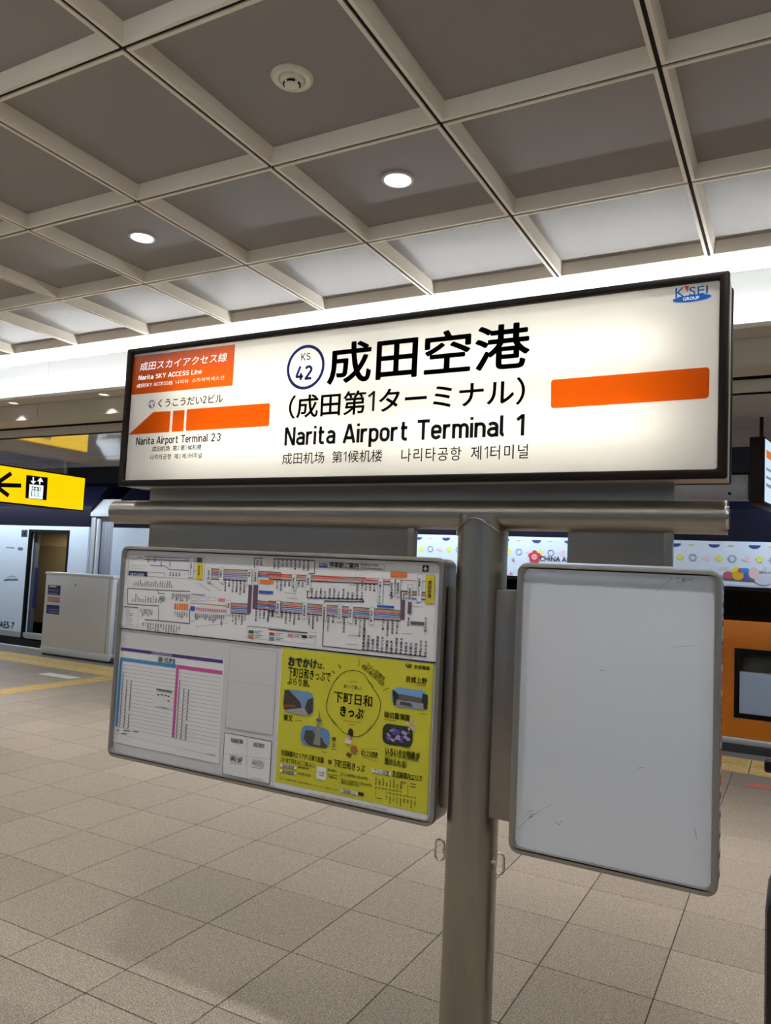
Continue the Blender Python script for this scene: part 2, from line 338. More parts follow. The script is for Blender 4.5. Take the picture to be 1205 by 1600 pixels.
class Print:
    """flat print on a vertical surface: pixels of the photograph become points of that surface; pieces one can pick apart become parts of their own, the tiny ones are gathered per name and material"""
    def __init__(s, parent, Y=None, X=None, step=0.0005, least=0.022, inc=1.5e-6):
        s.p = parent; s.Y = Y; s.X = X; s.step = step; s.b = {}; s.n = 0; s.least = least; s.inc = inc; s.hold = None
    def at(s, q): return on_y(q[0], q[1], s.Y) if s.Y is not None else on_x(q[0], q[1], s.X)
    def to3(s, u, v, layer):
        d = s.step*layer + s.inc*s.n
        return (u, s.Y - d, v) if s.Y is not None else (s.X + d, u, v)
    def raw(s, vs, fs, name, m, layer=1):
        if not s.hold: s.n += 1
        key = (name, m.name); L = s.b.setdefault(key, (m, []))[1]
        if not (s.hold and L and L[-1][0] == s.hold): L.append((s.hold or s.n, MB()))
        L[-1][1].add([s.to3(u, v, layer) for u, v in vs], fs)
    def poly2(s, pts, name, m, layer=1):
        vs, fs = fill2d(pts); s.raw(vs, fs, name, m, layer)
    def poly(s, px, name, m, layer=1): s.poly2([s.at(q) for q in px], name, m, layer)
    def rect(s, a, b, name, m, layer=1, r=0):
        (x0, y0), (x1, y1) = s.at(a), s.at(b); x0, x1 = sorted((x0, x1)); y0, y1 = sorted((y0, y1))
        pts = rrect(x0, x1, y0, y1, min(r, (x1-x0)/2.01, (y1-y0)/2.01), 5) if r else [(x0, y0), (x1, y0), (x1, y1), (x0, y1)]
        if r: s.poly2(pts, name, m, layer)
        else: s.raw(pts, [(0, 1, 2, 3)], name, m, layer)
    def frame(s, a, b, w, name, m, layer=1, r=0):
        (x0, y0), (x1, y1) = s.at(a), s.at(b); x0, x1 = sorted((x0, x1)); y0, y1 = sorted((y0, y1))
        if r: o, i = rrect(x0, x1, y0, y1, r, 5), rrect(x0+w, x1-w, y0+w, y1-w, max(r-w, 1e-4), 5)
        else: o, i = [(x0, y0), (x1, y0), (x1, y1), (x0, y1)], [(x0+w, y0+w), (x1-w, y0+w), (x1-w, y1-w), (x0+w, y1-w)]
        n = len(o); s.raw(o+i, [(k, (k+1) % n, n+(k+1) % n, n+k) for k in range(n)], name, m, layer)
    def line2(s, P, w, name, m, layer=1, closed=False):
        P = [Vector(p) for p in P]; n = len(P); L = []; R = []
        for i in range(n):
            a = P[(i-1) % n] if closed or i else P[i]; b = P[(i+1) % n] if closed or i < n-1 else P[i]
            d = (b-a); d = d.normalized() if d.length else Vector((1, 0)); q = Vector((-d.y, d.x))*w/2
            L.append(tuple(P[i]+q)); R.append(tuple(P[i]-q))
        k = n if closed else n-1
        s.raw(R+L, [(i, (i+1) % n, n+(i+1) % n, n+i) for i in range(k)], name, m, layer)
    def line(s, px, w, name, m, layer=1, closed=False):
        """every straight stretch is its own strip, so corners stay square"""
        P = [s.at(q) for q in px]
        if closed or len(P) > 6: return s.line2(P, w, name, m, layer, closed)
        for a, b in zip(P, P[1:]): s.line2([a, b], w, name, m, layer)
    def disc(s, c, rx, ry, name, m, layer=1, n=28):
        u, v = s.at(c); s.raw([(u+rx*math.cos(2*math.pi*i/n), v+ry*math.sin(2*math.pi*i/n)) for i in range(n)], [tuple(range(n))], name, m, layer)
    def ring(s, c, r, w, name, m, layer=1, n=40, ry=None):
        u, v = s.at(c); k = (ry or r)/r; o = [(u+r*math.cos(2*math.pi*i/n), v+k*r*math.sin(2*math.pi*i/n)) for i in range(n)]
        i_ = [(u+(r-w)*math.cos(2*math.pi*i/n), v+(k*r-w)*math.sin(2*math.pi*i/n)) for i in range(n)]
        s.raw(o+i_, [(j, (j+1) % n, n+(j+1) % n, n+j) for j in range(n)], name, m, layer)
    def text(s, t, bl, tr, name, m, layer=2, bold=0.0, res=3, slant=0.0, din=None):
        vs, fs, ws = mixed(t, bold, res, din) if din else (*bolded(text_mesh(t, 0, res), bold), None)
        xs = [v[0] for v in vs]; ys = [v[1] for v in vs]
        x0, x1, y0, y1 = min(xs), max(xs), min(ys), max(ys); (u0, v0), (u1, v1) = s.at(bl), s.at(tr)
        k = slant*(v1-v0)
        pts = [(u0+(x-x0)/(x1-x0)*(u1-u0-k)+k*(y-y0)/(y1-y0), v0+(y-y0)/(y1-y0)*(v1-v0)) for x, y in vs]
        for a, b, fa, fb in (ws or [(0, len(vs), 0, len(fs))]): s.raw(pts[a:b], [tuple(i-a for i in f) for f in fs[fa:fb]], name, m, layer)
    def text_affine(s, t, bl, br, tl, name, m, layer=2, bold=0.0, res=3):
        vs, fs = bolded(text_mesh(t, 0, res), bold); xs = [v[0] for v in vs]; ys = [v[1] for v in vs]; x0, x1, y0, y1 = min(xs), max(xs), min(ys), max(ys)
        o, a, b = (np.array(s.at(q)) for q in (bl, br, tl))
        s.raw([tuple(o+(a-o)*(x-x0)/(x1-x0)+(b-o)*(y-y0)/(y1-y0)) for x, y in vs], fs, name, m, layer)
    def column(s, t, u, v, size, name, m, up=False, layer=2, bold=0.02):
        """one name written downwards; (u, v) is the top of it, or its bottom when up"""
        if up: v += size*1.02*len(t)
        for i, ch in enumerate(t):
            vs, fs = text_mesh(ch, bold, 1)
            if not vs: continue
            if ch == 'ー': vs = [(0.45-(y-0.38), 0.38-(x-0.45)) for x, y in vs]
            s.raw([(u+(x-0.45)*size, v-size*1.02*(i+1)+(y+0.08)*size) for x, y in vs], fs, name, m, layer)
    def columns(s, names, a, b, size, name, m, up=False, tick=None, layer=2, bold=0.02):
        (u0, v0), (u1, v1) = s.at(a), s.at(b); n = max(len(names)-1, 1); s.n += 1; s.hold = 'h%d' % s.n
        for i, t in enumerate(names):
            u, v = u0+(u1-u0)*i/n, v0+(v1-v0)*i/n
            s.column(t, u, v+(0.004 if up else -0.004), size, name, m, up, layer, bold)
            if tick: s.raw([(u-0.0032, v-0.002), (u+0.0032, v-0.002), (u+0.0032, v+0.002), (u-0.0032, v+0.002)], [(0, 1, 2, 3)], 'station_mark', tick, layer+1)
        s.hold = None
    def done(s):
        for (n, _), (m, L) in s.b.items():
            small = MB(); k = 0
            for _, mb in L:
                v = np.array(mb.v); ext = (v.max(0)-v.min(0)).max()
                if ext >= s.least or len(L) == 1: mb.build(n, m, s.p)
                else: small.add(mb.v, mb.f); k += 1
            if k: o = small.build(n, m, s.p); (tag(o, kind='stuff') if k > 1 else None)
def smooth_loop(P, k=6):
    out = []; n = len(P)
    for i in range(n):
        p0, p1, p2, p3 = (np.array(P[(i+j) % n], float) for j in (-1, 0, 1, 2))
        for t in np.linspace(0, 1, k, endpoint=False):
            out.append(tuple(0.5*((2*p1)+(-p0+p2)*t+(2*p0-5*p1+4*p2-p3)*t*t+(-p0+3*p1-3*p2+p3)*t**3)))
    return out
def crop(x0, y0, k): return lambda x, y: (x0+k*x, y0+k*y)
c1 = crop(180, 420, 480/1205); c2 = crop(640, 400, 565/1205); c4 = crop(160, 840, 280/1205); c5 = crop(420, 840, 300/1205)
c6 = crop(160, 980, 280/1205); c7 = crop(420, 1000, 280/1205)
cl = crop(0, 700, 250/1205); cz5 = crop(0, 880, 0.2); cr8 = crop(1040, 840, 165/1205); cm7 = crop(640, 820, 260/1205)

# ================================================================== THE SETTING
XL, XR = -15.7, 6.0
# ---- floor: joint bed, tiles, tactile paving, platform edge
bed = tag(MB().box(XL, XR, mir(8.42, -1), 8.42, -0.45, -0.006).build('floor', M['grout']), kind='structure')
TX, TXO = 0.4461, -3.592
rows = [3.623+0.4495*k for k in range(0, 9)]
yl = [7.22, *rows[7:0:-1], 3.623, 3.174, 2.705, 2.245, 2.055]
y = 2.055
while y > mir(7.22, -1)+0.1: y -= 0.4495; yl.append(y)
yl = sorted(yl)
GUIDE = (-8.02, -7.58)                                            # tactile path running across the platform
def tile_mesh(w, h):
    mb = MB(); g = 0.0022; b = 0.0012
    x, y_ = w/2-g, h/2-g
    mb.add([(-x, -y_, -0.01), (x, -y_, -0.01), (x, y_, -0.01), (-x, y_, -0.01), (-x, -y_, -b), (x, -y_, -b), (x, y_, -b), (-x, y_, -b),
            (-x+b, -y_+b, 0), (x-b, -y_+b, 0), (x-b, y_-b, 0), (-x+b, y_-b, 0)],
           [(i, (i+1) % 4, 4+(i+1) % 4, 4+i) for i in range(4)] + [(4+i, 4+(i+1) % 4, 8+(i+1) % 4, 8+i) for i in range(4)] + [(8, 9, 10, 11)])
    return mb
cells = []; GE = (0, -99)
c0 = math.floor((XL-TXO)/TX); cN = math.ceil((XR-TXO)/TX)
for ya, yb in zip(yl, yl[1:]):
    for c in range(c0, cN):
        xc = TXO+(c+0.5)*TX; yc = (ya+yb)/2
        if xc+TX/2 > GUIDE[0] and xc-TX/2 < GUIDE[1]: GE = (min(GE[0], xc-TX/2), max(GE[1], xc+TX/2)); continue
        px, py, d = project((xc, yc, 0))
        seen = d > 0.3 and -60 < px < 1265 and -60 < py < 1690
        cells.append((not seen, (xc*xc+yc*yc), xc, yc, round(yb-ya, 4)))
cells.sort(); tm = {}; rest = MB()
for i, (uns, _, xc, yc, h) in enumerate(cells):
    if h not in tm:
        tm[h] = tile_mesh(TX, h); me = bpy.data.meshes.new('floor_tile'); me.from_pydata(tm[h].v, [], tm[h].f); me.materials.append(M['tile']); tm[h] = (tm[h], me)
    if i < 300 and not uns: o = link('floor_tile', tm[h][1], None, bed); o.location = (xc, yc, 0)
    else: rest.add([(x+xc, y_+yc, z) for x, y_, z in tm[h][0].v], tm[h][0].f)
gx0 = [TXO+(c+0.5)*TX for c in range(c0, cN)]
tag(rest.build('floor_tile_field', M['tile'], bed), kind='stuff')
for sd in (1, -1):
    tag(MB().box(XL, XR, mir(7.81, sd), mir(8.42, sd), -0.01, 0.0).build('edge_paving', M['edge_stone'], bed))
    tag(MB().box(XL, XR, mir(8.36, sd), mir(8.44, sd), -0.05, 0.012).build('edge_nosing', M['silver'], bed, bevel=0.004))
def tactile_mesh(kind, s=0.296):
    mb = MB(); h = s/2-0.002; mb.box(-h, h, -h, h, -0.008, 0.0008)
    if kind == 'bar':
        for k in range(4): mb.box(-h+0.02, h-0.02, -h+0.03+k*0.075, -h+0.055+k*0.075, 0.0008, 0.0055)
    else:
        for a in range(5):
            for b in range(5):
                x, y_ = -h+0.03+a*0.058, -h+0.03+b*0.058; mb.add([(x-.014, y_-.014, .0008), (x+.014, y_-.014, .0008), (x+.014, y_+.014, .0008), (x-.014, y_+.014, .0008),
                    (x-.008, y_-.008, .0055), (x+.008, y_-.008, .0055), (x+.008, y_+.008, .0055), (x-.008, y_+.008, .0055)], [(4, 5, 6, 7), (0, 1, 5, 4), (1, 2, 6, 5), (2, 3, 7, 6), (3, 0, 4, 7)])
    me = bpy.data.meshes.new('tactile_tile'); me.from_pydata(mb.v, [], mb.f); me.materials.append(M['tactile']); return me
tdot, tbar = tactile_mesh('dot'), tactile_mesh('bar')
for k in range(int((4-XL)/0.3)):
    xk = -14.9+k*0.3
    if xk > 1.5: break
    for yk, me in ((7.37, tdot), (7.67, tbar)):
        px, py, d = project((xk, yk, 0))
        if d > 0 and -30 < px < 1250: o = link('tactile_tile', me, None, bed); o.location = (xk, yk, 0)
fill = MB(); gm = (GUIDE[0]+GUIDE[1])/2; fill.box(GE[0]+.002, gm-0.15, yl[0], 7.21, -0.008, 0.0); fill.box(gm+0.15, GE[1]-.002, yl[0], 7.21, -0.008, 0.0)
fill.build('floor_margin', M['tile'], bed)
for k in range(14):
    o = link('tactile_tile', tbar, None, bed); o.location = ((GUIDE[0]+GUIDE[1])/2, 7.06-k*0.3, 0.0005); o.rotation_euler.z = math.pi/2
fx, fy = on_floor(93, 1056)
tag(MB().box(fx-0.30, fx+0.30, fy-0.09, fy+0.09, 0.0003, 0.0014).build('floor_sticker', M['sticker_pale']), 'small pale sticker on floor in front of white gate housing', 'sticker')
fx, fy = on_floor(1196, 1230)
s_ = tag(plate(rrect(fx-0.13, fx+0.25, -0.06, 0.06, 0.045), [], 0, 0.001).build('floor_sticker', M['sticker_red']), 'faded red rounded sticker on floor before the orange gate', 'sticker')
s_.rotation_euler.x = math.radians(90); s_.location = (0, fy, 0.0016)
sp_ = MB(); sp_.box(fx-0.06, fx+0.18, fy-0.012, fy+0.012, 0.0017, 0.0022); o = sp_.build('printed_bar', M['sticker_pale'], s_); o.matrix_parent_inverse = (Matrix.Translation(s_.location) @ Matrix.Rotation(math.radians(90), 4, 'X')).inverted()

# ---- ceiling of coffers
ZC, PX, PY, CX0, CY0 = 3.485, 0.8946, 0.9277, -4.937, 1.908
ceil = tag(MB().box(XL, XR, 0.05, 4.69, ZC+0.10, ZC+0.16).build('ceiling', M['void']), kind='structure')
def coffer_meshes():
    g, fl, dp = 0.0085, 0.016, 0.075
    a, b = PX/2-g, PY/2-g; mb = MB()
    def loop(i, z): return [(-a+i, -b+i, z), (a-i, -b+i, z), (a-i, b-i, z), (-a+i, b-i, z)]
    L = [loop(0, dp+0.02), loop(0, 0), loop(fl, 0), loop(fl+0.012, dp)]
    mb.add(sum(L, []), [(4*k+i, 4*k+(i+1) % 4, 4*k+4+(i+1) % 4, 4*k+4+i) for k in range(3) for i in range(4)])
    me = bpy.data.meshes.new('coffer_frame'); me.from_pydata(mb.v, [], mb.f); me.materials.append(M['coffer'])
    p = MB(); i = fl+0.006; p.box(-a+i, a-i, -b+i, b-i, dp-0.001, dp+0.012)
    mp = bpy.data.meshes.new('ceiling_panel'); mp.from_pydata(p.v, [], p.f); mp.materials.append(M['ceil_panel']); return me, mp
for c in range(-12, 13): MB().box(CX0+c*PX-0.0085, CX0+c*PX+0.0085, 0.05, 4.69, ZC+0.007, ZC+0.10).build('gap_shade_bar', M['void'], ceil)  # black bars in the open coffer gaps stand in for their shade
for r in range(-2, 4): MB().box(XL, XR, CY0+r*PY-0.0085, CY0+r*PY+0.0085, ZC+0.008, ZC+0.10).build('gap_shade_bar', M['void'], ceil)
cm, cp = coffer_meshes()
for r in range(-2, 3):
    for c in range(-12, 12):
        o = link('ceiling_panel', cp, None, ceil); o.location = (CX0+(c+0.5)*PX, CY0+(r+0.5)*PY, ZC)
        f = link('coffer_frame', cm, None, o)
# downlights: every second coffer of two rows
def ring_lens(parent):
    MB().lathe([(0.083, 0.004), (0.083, -0.006), (0.070, -0.008), (0.066, 0.0), (0.064, 0.014)], 32).build('trim_ring', M['trim'], parent, smooth=True)
    MB().lathe([(0.0, -0.001), (0.03, -0.001), (0.066, 0.002)], 32).build('lens', M['lens'], parent, smooth=True)
dl = None
names_x = {-3: 'far left', -1: 'left of the two in the photo', 1: 'x'}
for r in (1, -1):
    for c in range(-11, 10, 2):
        x, y_ = CX0+(c+0.5)*PX, CY0+(r+0.5)*PY
        lab = {(1, 1): 'lit round ceiling downlight at left, above the orange line label', (1, 3): 'lit round ceiling downlight above the middle of station sign'}.get((r, c), 'lit round downlight in a grey ceiling coffer outside the photo')
        t = thing('downlight', lab, 'downlight', 'round ceiling downlights', (x, y_, ZC+0.072))
        if dl is None:
            ring_lens(t); dl = t
        else:
            for ch in [q for q in dl.children if q.type == 'MESH']: k = ch.copy(); C.objects.link(k); k.parent = t
for o in [q for q in list(bpy.data.objects) if q.name.startswith('downlight')]:
    area('downlight_lamp', (0, 0, -0.012), (0, 0, 0), 0.13, 0.13, DOWN_W, (1.0, 0.98, 0.945), o, 'DISK')
sx, sy = -1.83, 2.405
t = thing('smoke_detector', 'round cream smoke detector set in grey ceiling panel', 'smoke detector', None, (sx, sy, ZC+0.074))
MB().lathe([(0.052, -0.004), (0.056, -0.012), (0.076, -0.014), (0.086, -0.006), (0.088, 0.0)], 40).build('base_plate', M['cream_plastic'], t, smooth=True)
MB().lathe([(0.0, -0.040), (0.022, -0.040), (0.030, -0.036), (0.032, -0.024), (0.044, -0.020), (0.050, -0.010), (0.052, 0.0)], 40).build('sensor_dome', M['cream_plastic'], t, smooth=True)
v = MB()
for k in range(4):
    w = k*math.pi/2+0.5; v.sweep([(0.033*math.cos(w+q), 0.033*math.sin(w+q), -0.030) for q in np.linspace(-0.5, 0.5, 6)], 0.004, 6)
v.build('vent_slot', M['black'], t)

# ---- cove and stepped soffit beside the coffers, both sides
def strip(name, pts, m, n_joint, gap, parent, side, x_off=0.0, thick=0.012):
    """panels of a constant profile pts [(y,z),(y,z)], cut at joints every n_joint metres"""
    (ya, za), (yb, zb) = pts; L = math.hypot(yb-ya, zb-za); ny, nz = (zb-za)/L*thick, -(yb-ya)/L*thick
    if ny < 0 or (abs(ny) < 1e-6 and nz < 0): ny, nz = -ny, -nz         # thickness goes away from the platform (up or outwards)
    x = XL+x_off
    while x < XR:
        x1 = min(x+n_joint, XR)
        prof = [(ya, za), (yb, zb), (yb+ny, zb+nz), (ya+ny, za+nz)]
        vs = [(xx, mir(a, side), b) for xx in (x+gap/2, x1-gap/2) for a, b in prof]
        MB().add(vs, [(0, 1, 2, 3), (7, 6, 5, 4), (0, 4, 5, 1), (1, 5, 6, 2), (2, 6, 7, 3), (3, 7, 4, 0)]).build(name, m, parent); x = x1
Z1, Z2, Z3, Z4 = 3.108, 2.946, 2.834, 3.138
for sd, nm in ((1, 'trim_1'), (-1, 'trim_2')):
    core = MB()
    core.box(XL, XR, mir(4.70, sd), mir(5.04, sd), ZC+0.03, ZC+0.12); core.box(XL, XR, mir(5.045, sd), mir(7.70, sd), ZC-0.30, ZC+0.12)
    core.box(XL, XR, mir(5.52, sd), mir(7.55, sd), Z3+0.03, ZC-0.30)
    root = tag(core.build(nm, M['void']), kind='structure')
    a = -1.3255*5.01-XL; j = a - math.floor(a/2.69)*2.69 - 2.69
    def S(name, pts, m, n, g, off): strip(name, pts, m, n, g, root, sd, off)
    S('cove_top_panel', [(4.695, ZC+0.004), (5.008, ZC+0.004)], M['cove'], 2.69, 0.006, j)
    S('cove_fascia_panel', [(5.01, Z1+0.006), (5.01, ZC+0.003)], M['cove'], 2.69, 0.006, j)
    S('trough_lip', [(4.93, Z1), (4.93, Z4)], M['soffit'], 2.69, 0.002, j)
    S('soffit_panel', [(4.94, Z1), (5.143, Z1)], M['soffit'], 2.69, 0.004, j-0.28)
    S('soffit_riser', [(5.145, Z2), (5.145, Z1)], M['soffit'], 2.69, 0.008, j-0.30)
    S('soffit_panel', [(5.157, Z2), (5.46, Z2)], M['soffit'], 2.69, 0.004, j-0.30)
    S('soffit_riser', [(5.50, Z3), (5.50, Z2-0.012)], M['soffit'], 2.69, 0.006, j+0.05)
    S('polished_soffit_panel', [(5.50, Z3), (6.815, Z3)], M['soffit_gloss'], 1.8, 0.006, -0.45)
    S('polished_soffit_panel', [(6.83, Z3), (7.62, Z3)], M['soffit_gloss'], 1.8, 0.006, -0.45)
for k in range(12):
    x = -5.85+1.333*(k-6)
    for sd in (1, -1):
        t = thing('soffit_downlight', {(4, 1): 'small dim downlight in soffit at far left edge', (6, 1): 'small dim downlight in soffit just left of station sign', (5, 1): 'small dim downlight in soffit left of station sign, second from it'}.get((k, sd), 'small dim soffit downlight out of the photo'), 'downlight', 'small soffit downlights', (x, mir(5.035, sd), Z1-0.001))
        if (k, sd) == (0, 1):
            MB().lathe([(0.062, 0.0), (0.060, -0.005), (0.046, -0.004), (0.044, 0.0)], 24).build('trim_ring', M['trim'], t, smooth=True); MB().lathe([(0.0, -0.003), (0.046, -0.002)], 24).build('lens', M['lens_dim'], t, smooth=True); sd0 = t
        else:
            for ch in sd0.children:
                if ch.type == 'MESH': q_ = ch.copy(); C.objects.link(q_); q_.parent = t
        area('soffit_lamp', (0, 0, -0.008), (0, 0, 0), 0.08, 0.08, SOFFIT_W, (1.0, 0.98, 0.95), t, 'DISK')
# ---- track side: dark wall, track bed, roof
for sd, nm in ((1, 'wall_far'), (-1, 'wall_near')):
    tag(MB().box(XL, XR, mir(12.6, sd), mir(12.75, sd), -1.2, 5.0).build(nm, M['dark_wall']), kind='structure')
    MB().box(XL, XR, mir(8.42, sd), mir(12.6, sd), -1.3, -1.15).build('track_bed', M['dark_wall'], bpy.data.objects[nm])
    MB().box(XL, XR, mir(7.7, sd), mir(12.75, sd), 5.0, 5.1).build('track_roof', M['dark_wall'], bpy.data.objects[nm])
for nm, x0, x1 in (('wall_left', XL-0.12, XL), ('wall_right', XR, XR+0.12)):
    tag(MB().box(x0, x1, mir(12.75, -1), 12.75, -1.3, 5.1).build(nm, M['soffit']), kind='structure')

# ================================================================== THE SIGN STAND
st = thing('sign_stand', 'brushed steel post and crossbar carrying the station sign and boards', 'sign stand')
PC = (-0.838, 2.175)
tb_z = 1.752
MB().tube((*PC, 0.0), (*PC, tb_z), 0.0755, n=48).build('post', M['steel'], st, smooth=True)
MB().lathe([(0.0755, 0.018), (0.12, 0.018), (0.125, 0.0)], 40, (*PC, 0)).build('floor_collar', M['steel'], st, smooth=True)
xl, xr = on_y(184, 800, 2.175)[0], on_y(1137, 800, 2.175)[0]
o = MB().tube((xl, 2.175, tb_z), (xr, 2.175, tb_z), 0.0455, n=48, caps=False).build('crossbar', M['steel_h'], st, smooth=True)
for xx, sg in ((xl, -1), (xr, 1)):
    cap = MB(); cap.tube((xx, 2.175, tb_z), (xx+sg*0.002, 2.175, tb_z), 0.0462, n=40); cap.tube((xx+sg*0.002, 2.175, tb_z), (xx+sg*0.005, 2.175, tb_z), 0.030, n=32); cap.build('end_cap', M['chrome'], o)
MB().sweep([(PC[0]+0.079*math.sin(a), PC[1]-0.079*math.cos(a), tb_z-0.012-0.052*(abs(math.sin(a))**1.6)) for a in np.linspace(-1.5, 1.5, 25)], 0.0028, 6).build('weld_seam', M['chrome'], st, smooth=True)
MB().box(on_y(237, 757, 2.17)[0], on_y(1053, 780, 2.17)[0], 2.165, 2.185, tb_z+0.02, 1.8455).build('upper_plate', M['steel_plate'], st, bevel=0.001)
BZT = on_y(440, 862, 2.1)[1]+0.001
def pl(a, b, nm):
    x0, x1 = on_y(*a, 2.17)[0], on_y(*b, 2.17)[0]
    MB().box(x0, x1, 2.165, 2.185, BZT, tb_z-0.02).build(nm, M['steel_plate'], st, bevel=0.001)
    MB().box(x1-0.022, x1+0.0, 2.158, 2.1645, BZT, tb_z-0.043).build('plate_edge_strip', M['steel'], st, bevel=0.001)
pl((235, 825), (649, 850), 'hanger_plate'); pl((888, 840), (1052, 840), 'hanger_plate')
BRL, BRR = on_y(686, 1080, 2.1)[0]+0.001, on_y(801, 1105, 2.1)[0]-0.001
zt, zb = on_y(697, 916, 2.17)[1], on_y(690, 1256, 2.17)[1]
for x0, x1 in ((BRL, PC[0]-0.06), (PC[0]+0.055, BRR)):
    MB().box(x0, x1, 2.135, 2.152, zb, zt).build('side_bracket', M['steel_plate'], st, bevel=0.001)
    MB().box(x0, x1, 2.198, 2.215, zb, zt).build('side_bracket', M['steel_plate'], st, bevel=0.001)
for q, sg in (((692, 1325), -1), ((785, 1346), 1)):
    z = on_y(*q, 2.175)[1]; xa = PC[0]+sg*0.0755
    xm = xa+sg*0.017; P = []
    for k in range(28):
        w = 2*math.pi*k/28; P.append((xm+0.0145*math.cos(w), 2.175-0.02, z+(0.017 if math.sin(w) > 0 else -0.017)+0.0125*math.sin(w)))
    r_ = MB().sweep(P, 0.0036, 8, True).build('rope_ring', M['chrome'], st, smooth=True)
    MB().tube((xa-sg*0.012, 2.155, z), (xa+sg*0.006, 2.155, z), 0.007, n=12).build('ring_stud', M['chrome'], r_, smooth=True)

# ---- illuminated station name sign
sg = thing('station_name_sign', 'long illuminated white station name sign in dark frame on top', 'station sign', None, ((xl+xr)/2, 2.17, 1.83))
sg.location = (0, 0, 0)
SX0, SX1 = on_y(193, 650, 2.1)[0], on_y(1140, 500, 2.1)[0]; SZ0, SZ1 = 1.846, 2.388
FW = 0.024
fro = plate([(SX0, SZ0), (SX1, SZ0), (SX1, SZ1), (SX0, SZ1)], [[(SX0+FW, SZ0+FW), (SX1-FW, SZ0+FW), (SX1-FW, SZ1-0.020), (SX0+FW, SZ1-0.020)]], 2.094, 2.118).build('frame', M['bronze'], sg); weld(fro, 0.006)
frb = plate([(SX0, SZ0), (SX1, SZ0), (SX1, SZ1), (SX0, SZ1)], [[(SX0+FW, SZ0+FW), (SX1-FW, SZ0+FW), (SX1-FW, SZ1-0.020), (SX0+FW, SZ1-0.020)]], 2.222, 2.246).build('frame', M['bronze'], sg); weld(frb, 0.006)
hs = MB(); hs.box(SX0+.004, SX1-.004, 2.1185, 2.2215, SZ1-.008, SZ1-.002).box(SX0+.004, SX1-.004, 2.1185, 2.2215, SZ0+.002, SZ0+.008)
hs.box(SX0+.004, SX0+.010, 2.1185, 2.2215, SZ0+.008, SZ1-.008).box(SX1-.010, SX1-.004, 2.1185, 2.2215, SZ0+.008, SZ1-.008)
hs.build('housing', M['housing'], sg)
MB().box(SX0+.012, SX1-.012, 2.203, 2.206, SZ0+.01, SZ1-.01).build('reflector', M['cove'], sg)
FY = 2.110
face = MB().box(SX0+.02, SX1-.02, FY, FY+0.003, SZ0+.02, SZ1-.015).build('face', M['acrylic'], sg)
MB().box(SX0+.02, SX1-.02, 2.232, 2.235, SZ0+.02, SZ1-.02).build('rear_face', M['paper'], sg)
for k, z in enumerate((SZ0+0.16, SZ0+0.38)):
    for (x0, x1) in ((SX0+0.24, (SX0+SX1)/2-0.03), ((SX0+SX1)/2+0.03, SX1-0.16)):
        L = area('sign_tube_lamp', ((x0+x1)/2, 2.192, z), (math.radians(90), 0, 0), x1-x0, 0.03, SIGN_W*(1.15 if k == 0 else 0.85)*(x1-x0), (1.0, 0.945, 0.85), sg)
P = Print(face, Y=FY-0.0005)
k_, w_, og, bl_, lg = M['film_black'], M['film_white'], M['film_orange'], M['film_blue'], M['film_logo']
P.rect(c1(72, 346), c1(461, 458), 'line_name_label', og)
P.text('成田スカイアクセス線', c1(97, 402), c1(443, 328), 'line_name_lettering', w_, 3, 0.0, slant=0.12)
P.text('Narita SKY ACCESS Line', c1(92, 438), c1(342, 392), 'line_name_lettering', w_, 3, 0.0, din=0.14, slant=0.05)
P.text('成田SKY ACCESS线  나리타  스카이액세스선', c1(85, 468), c1(429, 418), 'line_name_lettering', w_, 3, 0.0, din=0.10)
P.ring(c1(144, 531), 0.0165, 0.0022, 'station_number_badge', bl_)
P.text('KS', c1(137, 526), c1(151, 516), 'badge_letters', bl_, 2, din=0.13)
P.text('41', c1(133, 545), c1(153, 528), 'badge_figures', bl_, 2, din=0.15)
P.text('くうこうだい2ビル', c1(168, 545), c1(425, 490), 'next_station_lettering', k_, 2, 0.012, din=0.13)
def rp(pts, r):  # round the corners of a 2-D polygon
    out = []; n = len(pts); Q = [np.array(q) for q in pts]
    for i in range(n):
        a, b, c = Q[i-1], Q[i], Q[(i+1) % n]; u = (a-b)/np.linalg.norm(a-b); v_ = (c-b)/np.linalg.norm(c-b)
        for t_ in np.linspace(0, 1, 5): out.append(tuple((1-t_)**2*(b+u*r)+2*t_*(1-t_)*b+t_**2*(b+v_*r)))
    return out
def blk(pts, nm='direction_bar', r=0.004): P.poly2(rp([P.at(q) for q in pts], r), nm, og)
blk([c1(52, 651), c1(212, 640), c1(218, 558), c1(150, 562)], 'direction_arrow')
blk([c1(222, 640), c1(268, 637), c1(273, 554), c1(228, 557)])
blk([c1(277, 636), c1(604, 617), c1(608, 527), c1(282, 551)], r=0.007)
P.text('Narita Airport Terminal 2·3', c1(82, 699), c1(416, 643), 'next_station_lettering', k_, 2, din=0.155)
P.text('成田机场  第2·第3候机楼', c1(145, 718), c1(340, 688), 'next_station_lettering', k_, 2, 0.014, din=0.09)
P.text('나리타공항  제2·제3터미널', c1(138, 750), c1(341, 721), 'next_station_lettering', k_, 2, 0.014, din=0.09)
P.ring(c1(747, 386), 0.0775, 0.0105, 'station_number_badge', bl_)
P.text('KS', c1(730, 362), c1(768, 328), 'badge_letters', bl_, 2, din=0.13)
P.text('42', c1(706, 440), c1(776, 376), 'badge_figures', bl_, 2, din=0.19)
P.text('成田空港', c1(830, 457), c2(405, 215), 'station_name_lettering', k_, 2, 0.018, res=5)
P.text('（成田第1ターミナル）', c1(680, 590), c2(387, 402), 'station_name_lettering', k_, 2, 0.014, res=5, din=0.12)
P.text('Narita Airport Terminal 1', c1(663, 712), c2(385, 525), 'station_name_lettering', k_, 2, res=5, din=0.165)
